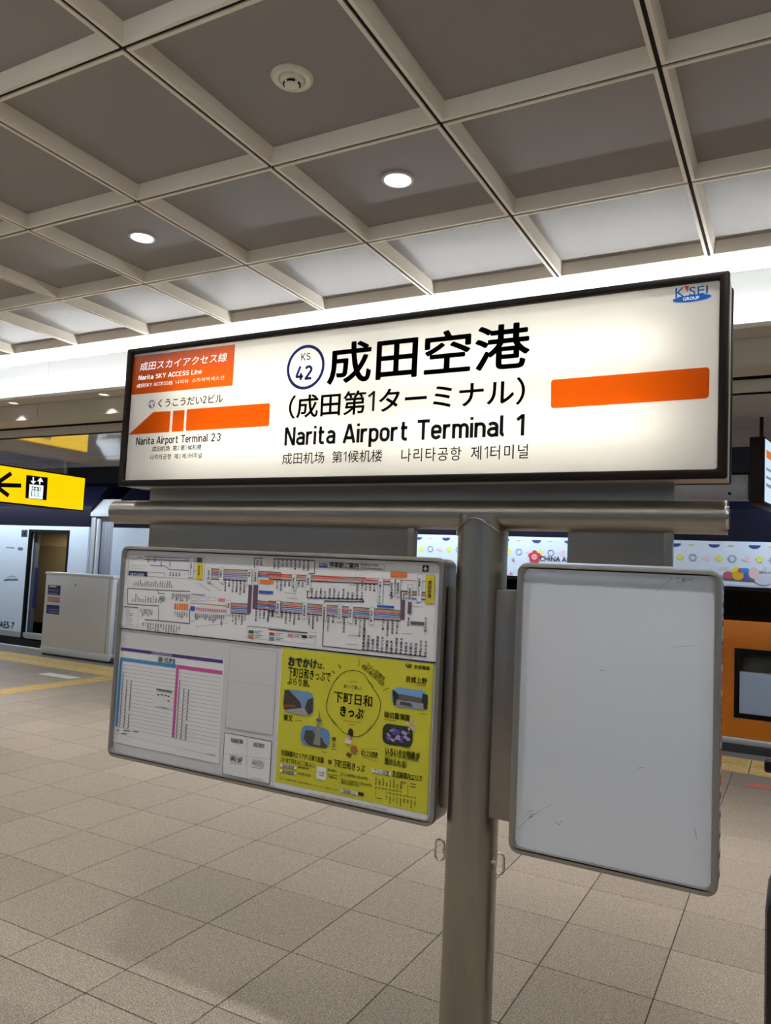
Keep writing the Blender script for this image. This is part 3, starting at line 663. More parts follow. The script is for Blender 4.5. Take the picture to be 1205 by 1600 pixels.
P.text('成田机场  第1候机楼', c1(655, 768), c1(1050, 708), 'station_name_lettering', k_, 2, 0.004, res=4, din=0.09)
P.text('나리타공항  제1터미널', c1(1122, 758), c2(397, 626), 'station_name_lettering', k_, 2, 0.004, res=4, din=0.09)
blk([c2(471, 508), c2(998, 474), c2(1000, 370), c2(472, 413)], r=0.010)
P.text('K', c2(886, 140), c2(919, 104), 'logo_lettering', lg, 2, 0.0)
P.text('SEI', c2(932, 133), c2(995, 97), 'logo_lettering', lg, 2, 0.0)
P.poly([c2(917, 101), c2(932, 100), c2(926, 121)], 'logo_wedge', M['film_red'], 2)
P.disc(c2(941, 141), 0.048, 0.0095, 'logo_ellipse', lg, 1)
P.text('GROUP', c2(912, 150), c2(966, 133), 'logo_lettering_white', w_, 3, 0.0)
P.done()

# ---- boards
def board(name, label, X0, X1, Z0, Z1, depth, m_face, fw=0.016, r=0.03):
    t = thing(name, label, 'notice board')
    f = plate(rrect(X0, X1, Z0, Z1, r, 8), [rrect(X0+fw, X1-fw, Z0+fw, Z1-fw, r-fw*0.6, 8)], 2.100, 2.128).build('frame', M['alu'], t); weld(f, 0.004)
    b = plate(rrect(X0+.003, X1-.003, Z0+.003, Z1-.003, r-.003, 8), [], 2.1285, 2.1285+depth).build('rear_case', M['steel_plate'], t); weld(b)
    MB().box(X0+fw-.003, X1-fw+.003, 2.114, 2.128, Z0+fw-.003, Z1-fw+.003).build('backing_sheet', m_face, t)
    return t
BX0, BX1 = on_y(179, 1010, 2.1)[0], on_y(686, 1080, 2.1)[0]; BZ0, BZ1 = on_y(400, 1233, 2.1)[1], on_y(440, 862, 2.1)[1]
lb = board('notice_board', 'steel framed notice board left of post holding map and posters', BX0, BX1, BZ0, BZ1, 0.075, M['paper_grey'])
RX0, RX1 = on_y(801, 1105, 2.1)[0], on_y(1125, 1150, 2.1)[0]; RZ0, RZ1 = on_y(950, 1367, 2.1)[1], on_y(970, 885, 2.1)[1]
rb = board('notice_board', 'empty glossy white notice board in steel frame right of post', RX0, RX1, RZ0, RZ1, 0.066, M['board_white'])
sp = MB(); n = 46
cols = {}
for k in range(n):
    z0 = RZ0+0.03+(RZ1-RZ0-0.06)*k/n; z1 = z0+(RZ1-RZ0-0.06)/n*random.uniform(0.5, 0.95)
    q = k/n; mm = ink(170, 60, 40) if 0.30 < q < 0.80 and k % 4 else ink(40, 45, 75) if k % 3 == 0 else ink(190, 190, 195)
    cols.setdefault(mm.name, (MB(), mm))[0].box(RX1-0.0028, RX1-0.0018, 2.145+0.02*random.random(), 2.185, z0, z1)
for mb, mm in cols.values(): tag(mb.build('edge_dashes', mm, rb), kind='stuff')  # red, navy and pale dashes down the board's right edge
# marks and scratches on the empty board
P = Print(rb, Y=2.1138); g1, g2 = ink(120, 116, 112), ink(150, 148, 140)
cr = crop(780, 780, 425/1062)
for _ in range(16):
    x, y_ = random.uniform(690, 745), random.uniform(305, 325); P.line([cr(x, y_), cr(x+random.uniform(4, 16), y_+random.uniform(-2, 4))], 0.0012, 'tape_residue', random.choice((g1, g2)))
for _ in range(6):
    x, y_ = random.uniform(180, 215), random.uniform(275, 288); P.line([cr(x, y_), cr(x+random.uniform(3, 9), y_+random.uniform(-3, 3))], 0.0012, 'tape_residue', g2)
P.line([cr(612, 362), cr(650, 330), cr(676, 306)], 0.0007, 'scratch', g1)
P.line([cr(70, 1290), cr(120, 1240), cr(205, 1192)], 0.0007, 'scratch', g1)
for a, b, w in (((112, 1220), (135, 1214), .0012), ((105, 1232), (140, 1228), .001), ((115, 1246), (132, 1236), .002), ((220, 1258), (226, 1264), .002), ((230, 1268), (240, 1270), .002), ((238, 1256), (248, 1260), .0015), ((540, 1050), (565, 1048), .001), ((392, 668), (412, 668), .001), ((672, 578), (760, 572), .0007), ((765, 1285), (772, 1330), .001)):
    P.line([cr(*a), cr(*b)], w, 'scuff', g1)
P.done()

# ---- sheets in the left board
def sheet(name, label, a, b, m, Y=2.1138, th=0.0012, cat='poster'):
    (x0, z1), (x1, z0) = on_y(*a, Y), on_y(*b, Y)
    t = tag(MB().box(x0, x1, Y-th, Y-0.0002, z0, z1).build(name, m), label, cat)
    return t, Y-th
BK, NV, GY = ink(38, 38, 44), ink(30, 40, 90), ink(110, 112, 118)
BX = BX0+0.014
def zrow(q): return on_y(*q, 2.1126)[1]
# route map
(x0, _), (x1, _) = (BX0+0.0135, 0), (BX1-0.0135, 0)
ZD = zrow((440, 1008)); ZT = BZ1-0.0135
mp = tag(MB().box(x0, x1, 2.1124, 2.1136, ZD, ZT).build('route_map_poster', M['paper']), 'white railway stop guide map with coloured lines on left board', 'poster')
P = Print(mp, Y=2.1122)
RED, BLU, GRN, ORG, PNK, MAU, YEL, SKY = ink(200, 60, 60), ink(50, 90, 180), ink(40, 100, 70), ink(230, 120, 50), ink(215, 130, 140), ink(105, 80, 100), ink(215, 195, 40), ink(70, 150, 215)
WHT = ink(232, 232, 236)
P.frame(c4(180, 110), c4(685, 285), 0.0008, 'map_outline', NV)
P.rect(c4(178, 222), c4(300, 262), 'map_label', NV); P.frame(c4(303, 230), c4(420, 268), 0.001, 'map_outline', NV)
P.text_affine('SKYLINER', c4(190, 256), c4(285, 263), c4(190, 236), 'map_label_lettering', WHT, 3)
for y0_ in (128, 146): P.line([c4(285, y0_), c4(645, y0_+14)], 0.0022, 'blue_route', NV)
P.line([c4(320, 185), c4(425, 190), c4(452, 214), c4(590, 222), c4(650, 226)], 0.002, 'blue_route', BLU)
P.line([c4(195, 142), c4(225, 146), c4(268, 124), c4(240, 138), c4(275, 140)], 0.001, 'train_emblem', NV)
P.line([c4(190, 185), c4(290, 192)], 0.0007, 'map_outline', GY); P.line([c4(190, 205), c4(290, 212)], 0.0007, 'map_outline', GY)
for x, a, b in ((312, 125, 215), (356, 125, 218), (398, 150, 220), (458, 150, 205)): P.columns(['日暮里', '上野'][:1], c4(x, a), c4(x, a), 0.0065, 'map_station_names', BK)
P.columns(['青砥', '町屋', '関屋', '高砂'], c4(458, 222), c4(520, 226), 0.0075, 'map_station_names', BK)
P.rect(c4(588, 130), c4(612, 270), 'map_station_box', WHT, 2); P.frame(c4(588, 130), c4(612, 270), 0.0007, 'map_outline', BK, 3); P.columns(['空港第2ビル'], c4(600, 160), c4(600, 160), 0.0075, 'map_station_names', BK, layer=4)
P.rect(c4(636, 170), c4(672, 284), 'airport_box', YEL, 2); P.rect(c4(640, 134), c4(672, 168), 'airport_mark', GRN, 2); P.columns(['成田空港'], c4(654, 180), c4(654, 180), 0.0085, 'map_station_names', BK, layer=4)
KQ = '品川 北品川 新馬場 青物横丁 鮫洲 立会川 大森海岸 平和島 大森町 梅屋敷 京急蒲田 雑色 六郷土手 京急川崎 八丁畷 鶴見市場 京急鶴見 生麦 子安 神奈川新町 神奈川 横浜 戸部 日ノ出町 黄金町 南太田 井土ヶ谷 弘明寺 上大岡 屏風浦 杉田 京急富岡 能見台 金沢文庫 金沢八景 追浜 京急田浦 安針塚 逸見 汐入 横須賀中央 県立大学 堀ノ内 京急大津 馬堀海岸 浦賀 新大津 北久里浜 京急久里浜 京急長沢 津久井浜 三浦海岸 三崎口'.split()
AS = '西馬込 馬込 中延 戸越 五反田 高輪台 泉岳寺 三田 大門 新橋 東銀座 宝町 日本橋 人形町 東日本橋 浅草橋 蔵前 浅草 本所吾妻橋 押上'.split()
# the brown line of the left part
P.line([c4(172, 340), c4(375, 352), c4(375, 374), c4(420, 378)], 0.0024, 'brown_route', MAU); P.line([c4(375, 352), c4(590, 362)], 0.0024, 'brown_route', MAU)
P.line([c4(172, 338), c4(168, 446), c4(380, 460), c4(376, 556)], 0.0026, 'brown_route', MAU); P.line([c4(285, 550), c4(588, 578), c4(586, 480)], 0.0034, 'brown_route', MAU)
P.columns(KQ[:18], c4(210, 333), c4(465, 346), 0.0062, 'map_station_names', BK, True); P.columns(KQ[18:29], c4(205, 438), c4(378, 448), 0.0062, 'map_station_names', BK, True)
P.columns(KQ[29:38], c4(474, 366), c4(586, 372), 0.0068, 'map_station_names', BK); P.columns(KQ[38:56], c4(276, 562), c4(520, 582), 0.0068, 'map_station_names', BK)
P.columns(KQ[22:29], c4(262, 470), c4(336, 474), 0.0068, 'map_station_names', BK); P.columns(KQ[5:9], c4(390, 382), c4(418, 384), 0.0068, 'map_station_names', BK)
P.frame(c4(142, 462), c4(236, 604), 0.0007, 'map_outline', GY); P.rect(c4(148, 460), c4(238, 474), 'map_label', MAU, 2)
for k in range(9): P.line([c4(160, 486+k*12), c4(160+random.randint(25, 50), 488+k*12)], 0.0012, 'legend_lines', GY)
for k in range(6): P.rect(c4(486+k*16, 442+k*.5), c4(496+k*16, 484+k*.5), 'orange_route', ORG, 1)
P.columns(KQ[:6], c4(490, 488), c4(572, 492), 0.0066, 'map_station_names', BK)
P.rect(c4(592, 436), c4(836, 462), 'orange_route', ORG, 1); P.rect(c4(592, 466), c4(836, 505), 'pink_route', PNK, 1)
for k in range(15): P.line([c4(612+k*15.5, 436), c4(611+k*15.5, 505)], 0.0018, 'route_gap', WHT, 2)
P.rect(c4(594, 460), c4(622, 492), 'blue_route', BLU, 2)
P.columns(AS[5:20], c4(628, 502), c4(818, 512), 0.0072, 'map_station_names', BK)
P.rect(c4(598, 378), c4(694, 390), 'map_label', MAU); P.rect(c4(782, 408), c4(826, 432), 'pink_route', PNK)
for k in range(3): P.frame(c4(598+k*60, 398), c4(646+k*60, 428), 0.0007, 'map_outline', BLU)
for k in range(9): P.line([c4(600+k*28, 560+(k*37) % 40), c4(620+k*28, 562+(k*37) % 40)], 0.0012, 'legend_lines', GY); P.line([c4(640+k*20, 310+(k*13) % 50), c4(665+k*20, 312+(k*13) % 50)], 0.0011, 'legend_lines', GY)
# coloured trunk lines
def trunk(a, b, dy, cols_, w=0.0026):
    for k, m in enumerate(cols_): P.line([(a[0], a[1]+k*dy), (b[0], b[1]+k*dy)], w, m.name.replace('ink_', 'route_line_'), m)
SIX = [GRN, ORG, RED, BLU, SKY, PNK, BK]
trunk(c4(735, 210), c4(1010, 222), 11.5*280/1205, SIX); trunk(c4(1040, 224), c4(1205, 236), 9*280/1205, SIX[:5]); trunk(c4(865, 440), c4(990, 448), 11*280/1205, SIX)
trunk(c4(1035, 424), c4(1205, 440), 9*280/1205, SIX)
P.rect(c4(985, 320), c4(998, 510), 'brown_route', MAU, 1); P.rect(c4(1018, 320), c4(1040, 480), 'brown_route', MAU, 1)
P.columns('新三河島 町屋 千住大橋 京成関屋 堀切菖蒲園 お花茶屋'.split(), c4(830, 288), c4(957, 296), 0.0085, 'map_station_names', BK, tick=NV)
P.columns('四ツ木 京成立石 押上 京成曳舟 八広'.split(), c4(880, 508), c4(962, 516), 0.0085, 'map_station_names', BK, tick=NV); P.columns('京成小岩 江戸川 国府台 市川真間 菅野'.split(), c4(1036, 484), c4(1144, 490), 0.0085, 'map_station_names', BK, tick=NV)
for x, a, b, nm in ((720, 200, 300, '京成上野'), (802, 200, 305, '日暮里'), (992, 212, 320, '青砥'), (1034, 212, 320, '京成高砂'), (852, 422, 520, '青砥'), (1183, 424, 520, '京成八幡')):
    P.rect(c4(x-11, a), c4(x+11, b), 'map_station_box', WHT, 3); P.frame(c4(x-11, a), c4(x+11, b), 0.0006, 'map_outline', GY, 4); P.columns([nm], c4(x, a+10), c4(x, a+10), 0.0085, 'map_station_names', BK, layer=5)
P.rect(c4(1058, 280), c4(1152, 312), 'orange_label', ORG, 2); P.rect(c4(1055, 355), c4(1150, 380), 'blue_label', BLU, 2)
# legend
P.rect(c4(980, 596), c4(1240, 618), 'legend_bar', BK); P.rect(c5(0, 572), c5(245, 602), 'legend_bar', BK); P.frame(c4(975, 594), c5(295, 675), 0.0007, 'map_outline', GY)
for q, m in ((c4(985, 622), GRN), (c4(982, 652), ORG), (c4(1124, 636), RED), (c4(1122, 668), SKY), (c5(122, 602), PNK), (c5(208, 610), BK)):
    P.rect(q, (q[0]+8, q[1]+5.2), 'legend_swatch', m, 2)
    for k in range(2): P.line([(q[0]+10, q[1]+1.5+k*2.6), (q[0]+22-k*5, q[1]+2.2+k*2.6)], 0.0016, 'legend_lines', BK)
# right part
P.line([c5(36, 132), c5(290, 144), c5(288, 226), c5(252, 224)], 0.0028, 'black_route', BK); P.columns('大森町 泉岳寺 三田 大門 新橋 東銀座 宝町 日本橋 浅草橋'.split(), c5(38, 140), c5(250, 150), 0.0085, 'map_station_names', BK, tick=NV)
P.line([c4(1022, 138), c4(1080, 140)], 0.0028, 'black_route', BK); P.line([c4(1022, 138), c4(1022, 205)], 0.0028, 'black_route', BK); P.columns('羽田 空港'.split(), c4(1045, 142), c4(1070, 144), 0.009, 'map_station_names', BK)
P.frame(c5(305, 150), c5(725, 205), 0.0009, 'map_outline', GY, 1); P.rect(c5(318, 176), c5(370, 190), 'map_logo', BLU, 2); P.text_affine("K'SEI", c5(318, 172), c5(368, 176), c5(318, 158), 'map_logo', BLU, 2, 0.02)
P.text('停車駅ご案内', c5(380, 187), c5(566, 160), 'map_title', BK, 2, 0.02); P.text('Guide on stops', c5(576, 182), c5(690, 162), 'map_title', BK, 2); P.line([c5(576, 190), c5(712, 198)], 0.002, 'legend_lines', GY)
P.rect(c5(966, 172), c5(1004, 216), 'airport_mark', BK, 1, 0.001)
P.poly([c5(985, 176), c5(990, 188), c5(1001, 200), c5(988, 198), c5(991, 208), c5(979, 207), c5(982, 198), c5(969, 199), c5(981, 187)], 'airport_mark_plane', WHT, 2)
P.line([c5(0, 228), c5(610, 254)], 0.0034, 'red_route', RED); P.line([c5(0, 240), c5(610, 266)], 0.0034, 'red_route', ORG); P.line([c5(0, 252), c5(700, 284)], 0.0022, 'pink_route', PNK); P.line([c5(0, 262), c5(760, 294)], 0.0028, 'black_route', BK)
P.line([c5(610, 254), c5(990, 274)], 0.0016, 'red_route', RED); P.line([c5(610, 266), c5(830, 280)], 0.003, 'red_route', RED)
P.rect(c5(766, 214), c5(870, 250), 'orange_label', ORG, 2, 0.001); P.rect(c5(0, 262), c5(30, 290), 'orange_label', ORG, 2); P.rect(c5(0, 334), c5(28, 352), 'blue_label', BLU, 2); P.rect(c5(682, 422), c5(788, 444), 'blue_label', BLU, 2)
P.line([c5(244, 330), c5(242, 378), c5(590, 388), c5(598, 402), c5(352, 398), c5(350, 412)], 0.0032, 'black_route', BK)
P.columns('新柴又 矢切 北国分 秋山 東松戸 松飛台 大町 西白井 白井 小室 印西牧の原 千葉NT中央'.split(), c5(270, 372), c5(584, 382), 0.0085, 'map_station_names', BK, True, tick=NV)
P.columns('四ツ木 京成立石 青砥 高砂'.split(), c5(55, 262), c5(130, 266), 0.0085, 'map_station_names', BK); P.columns('柴又 金町'.split(), c5(190, 268), c5(215, 270), 0.0085, 'map_station_names', BK)
P.columns('大町 白井 小室'.split(), c5(612, 292), c5(664, 296), 0.0085, 'map_station_names', BK, tick=NV)
for x, a, b, nm in ((160, 228, 330, '新鎌ヶ谷'), (250, 230, 335, '東松戸'), (703, 252, 410, '千葉ニュータウン'), (776, 258, 366, '印旛日本医大'), (814, 258, 370, '成田湯川'), (888, 292, 404, '京成成田'), (948, 230, 405, '空港第2ビル')):
    P.rect(c5(x-12, a), c5(x+12, b), 'map_station_box', WHT, 3); P.frame(c5(x-12, a), c5(x+12, b), 0.0006, 'map_outline', GY, 4); P.columns([nm], c5(x, a+14), c5(x, a+14), 0.0088, 'map_station_names', BK, layer=5)
P.rect(c5(990, 236), c5(1038, 414), 'airport_box', YEL, 3); P.frame(c5(990, 236), c5(1038, 414), 0.0006, 'map_outline', BK, 4); P.columns(['成田空港'], c5(1014, 258), c5(1014, 258), 0.0135, 'map_station_names', BK, layer=5)
trunk(c5(0, 398), c5(828, 458), 11*300/1205, SIX); P.line([c5(830, 510), c5(832, 335), c5(985, 345)], 0.0036, 'green_route', GRN); P.line([c5(846, 515), c5(848, 352), c5(985, 362)], 0.0036, 'red_route', RED); P.line([c5(858, 380), c5(985, 388)], 0.0036, 'blue_route', BLU)
P.rect(c5(832, 390), c5(852, 515), 'brown_route', MAU, 2); P.rect(c5(875, 405), c5(896, 480), 'brown_route', MAU, 2); P.rect(c5(892, 524), c5(976, 552), 'brown_route', MAU, 2); P.columns(['芝山千代田'], c5(988, 490), c5(988, 490), 0.009, 'map_station_names', BK, layer=4); P.columns(['東成田'], c5(880, 490), c5(880, 490), 0.009, 'map_station_names', BK, layer=4)
for x, a, b, nm in ((60, 392, 496, '京成八幡'), (228, 404, 508, '京成船橋'), (352, 412, 520, '京成津田沼'), (448, 420, 528, '八千代台'), (516, 428, 538, '勝田台'), (648, 436, 545, '京成佐倉')):
    P.rect(c5(x-12, a), c5(x+12, b), 'map_station_box', WHT, 3); P.frame(c5(x-12, a), c5(x+12, b), 0.0006, 'map_outline', GY, 4); P.columns([nm], c5(x, a+12), c5(x, a+12), 0.0088, 'map_station_names', BK, layer=5)
P.columns('菅野 鬼越'.split(), c5(5, 458), c5(28, 460), 0.0085, 'map_station_names', BK, tick=NV); P.columns('鬼越 京成中山 東中山 京成西船 海神'.split(), c5(84, 464), c5(190, 476), 0.0085, 'map_station_names', BK, tick=NV)
P.columns('大神宮下 船橋競馬場 谷津'.split(), c5(256, 480), c5(306, 484), 0.0085, 'map_station_names', BK, tick=NV); P.columns('京成大久保 実籾'.split(), c5(376, 490), c5(406, 492), 0.009, 'map_station_names', BK, tick=NV); P.columns(['京成大和田'], c5(475, 498), c5(475, 498), 0.009, 'map_station_names', BK, tick=NV)
P.columns('志津 ユーカリが丘 京成臼井'.split(), c5(548, 502), c5(602, 506), 0.009, 'map_station_names', BK, tick=NV); P.columns('大佐倉 京成酒々井 宗吾参道 公津の杜'.split(), c5(720, 515), c5(808, 522), 0.009, 'map_station_names', BK, tick=NV)
P.line([c5(346, 520), c5(338, 680), c5(585, 708)], 0.0028, 'black_route', BK); P.line([c5(585, 704), c5(990, 748)], 0.0032, 'black_route', BK)
P.columns('京成幕張本郷 京成幕張 検見川 京成稲毛 みどり台 西登戸 新千葉 京成千葉 千葉中央 千葉寺 大森台 学園前 おゆみ野 ちはら台'.split(), c5(594, 700), c5(984, 742), 0.0105, 'map_station_names', BK, True, tick=NV)
for q in ((480, 282), (500, 296), (100, 346), (110, 376), (500, 612), (490, 668), (900, 430), (830, 600)): P.line([c5(*q), c5(q[0]+70, q[1]+6)], 0.0013, 'legend_lines', GY)
P.done()
dv = MB().box(BX0+0.0135, BX1-0.0135, 2.1108, 2.1125, ZD-0.004, ZD-0.0012).build('divider_strip', M['black'], lb)

# timetable
tt, YT = sheet('timetable_poster', 'white train timetable with purple heading at lower left of board', c6(118, 128), c6(782, 918), M['paper'])
P = Print(tt, Y=YT-0.0002); PUR, MAG, CYN = ink(80, 55, 125), ink(200, 80, 150), ink(60, 140, 200); DK = ink(80, 55, 65)
P.rect(c6(125, 134), c6(812, 240), 'x', PUR) if False else None
def zband(xa, xb, za, zb, nm, m, layer=1):
    P.raw([(xa, za), (xb, za), (xb, zb), (xa, zb)], [(0, 1, 2, 3)], nm, m, layer)
A = lambda x, y: P.at(c6(x, y))
xa, xb = A(125, 145)[0], A(812, 228)[0]; xm = A(497, 262)[0]
def span(q0, q1): return A(*q1)[1], A(*q0)[1]
z0, z1 = span((125, 134), (125, 155)); zband(xa, xb, z0, z1, 'heading_band', PUR)
z0b, z1b = span((125, 201), (125, 224)); zband(xa, xm, z0b, z1b, 'down_heading', CYN); zband(xm+.002, xb, z0b, z1b, 'up_heading', MAG)
ze = A(92, 668)[1]; zband(xa-0.001, xa+0.012, ze, z0b, 'down_hours', CYN); zband(xm+.001, xm+0.013, ze, z0b, 'up_hours', MAG)
P.text('京成電鉄時刻表', c6(330, 182), c6(470, 176), 'heading_lettering', ink(205, 200, 225), 3) ; 
P.text('日暮里・京成上野方面', c6(372, 233), c6(490, 212), 'title_lettering', BK, 2, 0.02)
for k in range(18):
    z = z0b-(z0b-ze)*(k+1)/18
    P.line2([(xa+0.012, z), (xm, z)], 0.0008, 'row_rule', GY); P.line2([(xm+0.013, z), (xb, z)], 0.0008, 'row_rule', GY)
for xo, i0, i1 in ((0.022, 3, 18), (0.044, 5, 18), (0.066, 5, 18)):
    for base in (xa, xm):
        for k in range(i0, i1):
            if xo > 0.05 and k == 13: continue
            z = z0b-(z0b-ze)*(k+0.5)/18; u = base+xo
            P.raw([(u-.004, z-.004), (u+.002, z-.004), (u+.003, z+.005)], [(0, 1, 2)], 'minute_figures', DK, 2); P.raw([(u-.002, z+.003), (u+.003, z+.002), (u+.001, z+.008)], [(0, 1, 2)], 'minute_figures', DK, 2)
P.rect(c6(365, 412), c6(470, 440), 'inset_heading', GY, 2); P.rect(c6(358, 430), c6(464, 545), 'inset_table', ink(225, 225, 228), 2); P.line([c6(412, 436), c6(410, 545)], 0.0006, 'row_rule', GY, 3)
for q in ((372, 452), (395, 452), (440, 462), (440, 494), (420, 456)): P.line([c6(*q), c6(q[0]+14, q[1]+4)], 0.004, 'inset_figures', BK, 3)
for q, w in (((95, 690), 20), ((145, 694), 45), ((205, 700), 40), ((125, 714), 40)): P.line([c6(*q), c6(q[0]+w, q[1]+5)], 0.003, 'footnote', BK, 2)
P.line([c6(85, 712), c6(770, 870)], 0.0006, 'row_rule', GY, 2); P.line([c6(705, 850), c6(762, 862)], 0.0018, 'footnote', GY, 2)
P.done()
bs, YB = sheet('blank_sheet', 'blank pale grey sheet between timetable and yellow poster', c6(858, 124), c6(1148, 730), M['paper_grey'], cat='sheet')
P = Print(bs, Y=YB-.0002); P.frame(c6(860, 126), c6(1145, 728), 0.0008, 'sheet_edge', ink(120, 122, 126)); P.line([c6(835, 355), c6(1160, 398)], 0.0005, 'fold', ink(140, 140, 144)); P.done()
qs, YQ = sheet('information_sheet', 'small white sheet with four headed boxes beneath the blank sheet', c6(822, 706), c6(1125, 1056), M['paper'], cat='sheet')
P = Print(qs, Y=YQ-.0002); P.frame(c6(822, 706), c6(1125, 1056), 0.002, 'outline', NV)
P.line([c6(975, 736), c6(968, 1024)], 0.0006, 'rule', GY); P.line([c6(815, 848), c6(1130, 888)], 0.0006, 'rule', GY)
for tx, bl, tr in (('京成線運行情報', (862, 760), (948, 766)), ('各国の時刻表', (1016, 788), (1092, 794)), ('京成線フリー切符', (858, 874), (944, 884)), ('割引券ご案内', (862, 892), (936, 900)), ('スカイライナー', (1008, 906), (1092, 910)), ('チケットレス', (1010, 924), (1090, 930))):
    P.text(tx, c6(bl[0], bl[1]+9), c6(tr[0], tr[1]-10), 'heading_lettering', BK, 2, 0.008)
for q in ((868, 772), (1012, 800), (858, 912), (1005, 942), (1000, 1014)): P.line([c6(*q), c6(q[0]+80, q[1]+10)], 0.0012, 'small_print', GY, 2)
P.done()

# yellow poster
yp, YY = sheet('ticket_poster', 'yellow green day ticket poster with small photos on left board', c7(90, 46), c7(1068, 1222), M['paper'])
P = Print(yp, Y=YY-0.0002)
YG = mat('poster_yellow_green', (0.62, 0.585, 0.035), 0.5); K = ink(35, 33, 25); YT_ = ink(225, 225, 225); BRN = ink(150, 85, 40)
zb_ = P.at(c7(38, 952))[1]; (xA, zA), (xB, _) = P.at(c7(90, 46)), P.at(c7(1068, 1222))
P.raw([(xA+.002, zb_), (xB-.001, zb_), (xB-.001, zA-.002), (xA+.002, zA-.002)], [(0, 1, 2, 3)], 'yellow_ground', YG, 0.5)
def TX_(t_, a, b, m=None, nm='poster_lettering', bold=0.01, layer=3): P.text(t_, c7(*a), c7(*b), nm, m or K, layer, bold)
for s_, m_, l_ in ((0.048, K, 3), (0.030, YT_, 4)): TX_('おでかけ', (132, 172), (328, 130), m_, 'poster_heading', s_, l_)
TX_('は、', (330, 192), (380, 158)); TX_('下町日和きっぷで', (130, 246), (420, 214)); TX_('ぶらり旅。', (125, 298), (280, 268))
P.text_affine('フリー区間内', c7(650, 172), c7(770, 275), c7(668, 148), 'poster_lettering', K, 3, 0.01)
P.text_affine('何度も乗り降り自由', c7(622, 182), c7(765, 312), c7(640, 158), 'poster_lettering', ink(120, 120, 40), 3, 0.012)
P.line([c7(612, 128), c7(606, 178)], 0.0014, 'poster_strokes', K, 3); P.line([c7(770, 340), c7(812, 322)], 0.0014, 'poster_strokes', K, 3); P.line([c7(472, 165), c7(484, 188)], 0.0025, 'poster_strokes', K, 3); P.line([c7(425, 205), c7(448, 224)], 0.004, 'poster_strokes', ink(200, 90, 40), 3)
for k in range(5): P.line([c7(542+k*15, 270-abs(k-2)*-4), c7(546+k*12, 288)], 0.0011, 'poster_strokes', K, 3)
P.text('京成電鉄', c7(978, 192), c7(1086, 178), 'poster_lettering', K, 3, 0.015); P.disc(c7(942, 180), 0.010, 0.0022, 'poster_logo', ink(60, 70, 110), 3); P.text("K'SEI", c7(922, 174), c7(964, 162), 'poster_logo', ink(60, 70, 110), 3, 0.02)
TX_('京成上野', (922, 282), (1066, 256), bold=0.015); TX_('堀切菖蒲園', (776, 520), (950, 503), bold=0.015); TX_('柴又', (100, 540), (165, 506), bold=0.02)
P.columns(['押上'], c7(440, 640), c7(440, 640), 0.016, 'poster_lettering', K, layer=3)
for a, b in (((994, 302), (1060, 310)), ((776, 534), (856, 544)), ((176, 538), (228, 546)), ((418, 730), (460, 738)), ((1018, 494), (1060, 498)), ((357, 750), (395, 758))): P.line([c7(*a), c7(*b)], 0.0018, 'poster_captions', BRN, 3)
loop = smooth_loop([c7(390, 430), c7(420, 325), c7(480, 235), c7(560, 204), (c7(640, 228)), c7(690, 305), c7(745, 390), c7(752, 450), c7(735, 520), c7(690, 590), c7(640, 632), c7(590, 648), c7(510, 625), c7(450, 560), c7(400, 495)], 6)
P.line(loop, 0.0019, 'blob_outline', K, 3, True)
for q in ([c7(478, 250), c7(445, 275), c7(438, 290)], [c7(668, 278), c7(690, 290), c7(706, 318)], [c7(690, 572), c7(680, 595), c7(662, 606)], [c7(425, 535), c7(440, 562), c7(458, 572)]): P.line(q, 0.0014, 'blob_outline', K, 3)
TX_('めぐって楽しい', (506, 322), (632, 312), bold=0.01); TX_('下町日和', (438, 416), (700, 376), bold=0.01, nm='poster_title'); TX_('きっぷ', (480, 508), (640, 462), bold=0.03, nm='poster_title'); P.ring(c7(640, 484), 0.0042, 0.0016, 'poster_accent', ink(215, 70, 40), 4)
P.line([c7(500, 540), c7(622, 556)], 0.0013, 'poster_captions', BRN, 3); P.line([c7(538, 566), c7(582, 572)], 0.0013, 'poster_captions', BRN, 3); P.line([c7(558, 342), c7(580, 344)], 0.001, 'poster_strokes', K, 3)
# small photographs
def photo(a, b, sky, nm):
    (x0, z1), (x1, z0) = P.at(c7(*a)), P.at(c7(*b)); P.poly2(rrect(x0, x1, z0, z1, (x1-x0)*0.2, 5), nm, sky, 3); return lambda u, v: (x0+(x1-x0)*u, z0+(z1-z0)*v)
def pic(g, pts, nm, m, layer=4): P.poly2([g(*q) for q in pts], nm, m, layer)
g = photo((106, 326), (300, 516), ink(110, 150, 190), 'street_photo')
pic(g, [(0.02, .95), (.15, .98), (.55, .55), (.62, .3), (.05, .12), (0, .3)], 'street_photo_houses', ink(70, 60, 50)); pic(g, [(.06, .08), (.62, .3), (.7, .3), (.85, .02), (.3, .01)], 'street_photo_paving', ink(170, 165, 160)); pic(g, [(.72, .3), (.8, .68), (.97, .8), (.98, .2), (.85, .05)], 'street_photo_houses', ink(70, 60, 50)); pic(g, [(.03, .2), (.4, .28), (.42, .38), (.03, .34)], 'street_photo_stall', ink(140, 70, 45), 5)
g = photo((222, 568), (408, 735), ink(95, 140, 190), 'tower_photo')
pic(g, [(.1, .3), (.15, .75), (.4, .8), (.5, .6), (.75, .5), (.8, .3), (.95, .15), (.85, .02), (.3, .02)], 'tower_photo_monument', ink(75, 68, 62)); pic(g, [(.45, .1), (.7, .1), (.66, 1.35), (.68, 1.40), (.64, 1.5), (.61, 1.9), (.58, 1.5), (.54, 1.40), (.56, 1.35)], 'tower_photo_tower', ink(140, 138, 130), 5); pic(g, [(.53, 1.3), (.69, 1.3), (.71, 1.42), (.51, 1.42)], 'tower_photo_deck', ink(95, 95, 95), 6)
g = photo((832, 312), (1070, 478), ink(120, 165, 215), 'museum_photo')
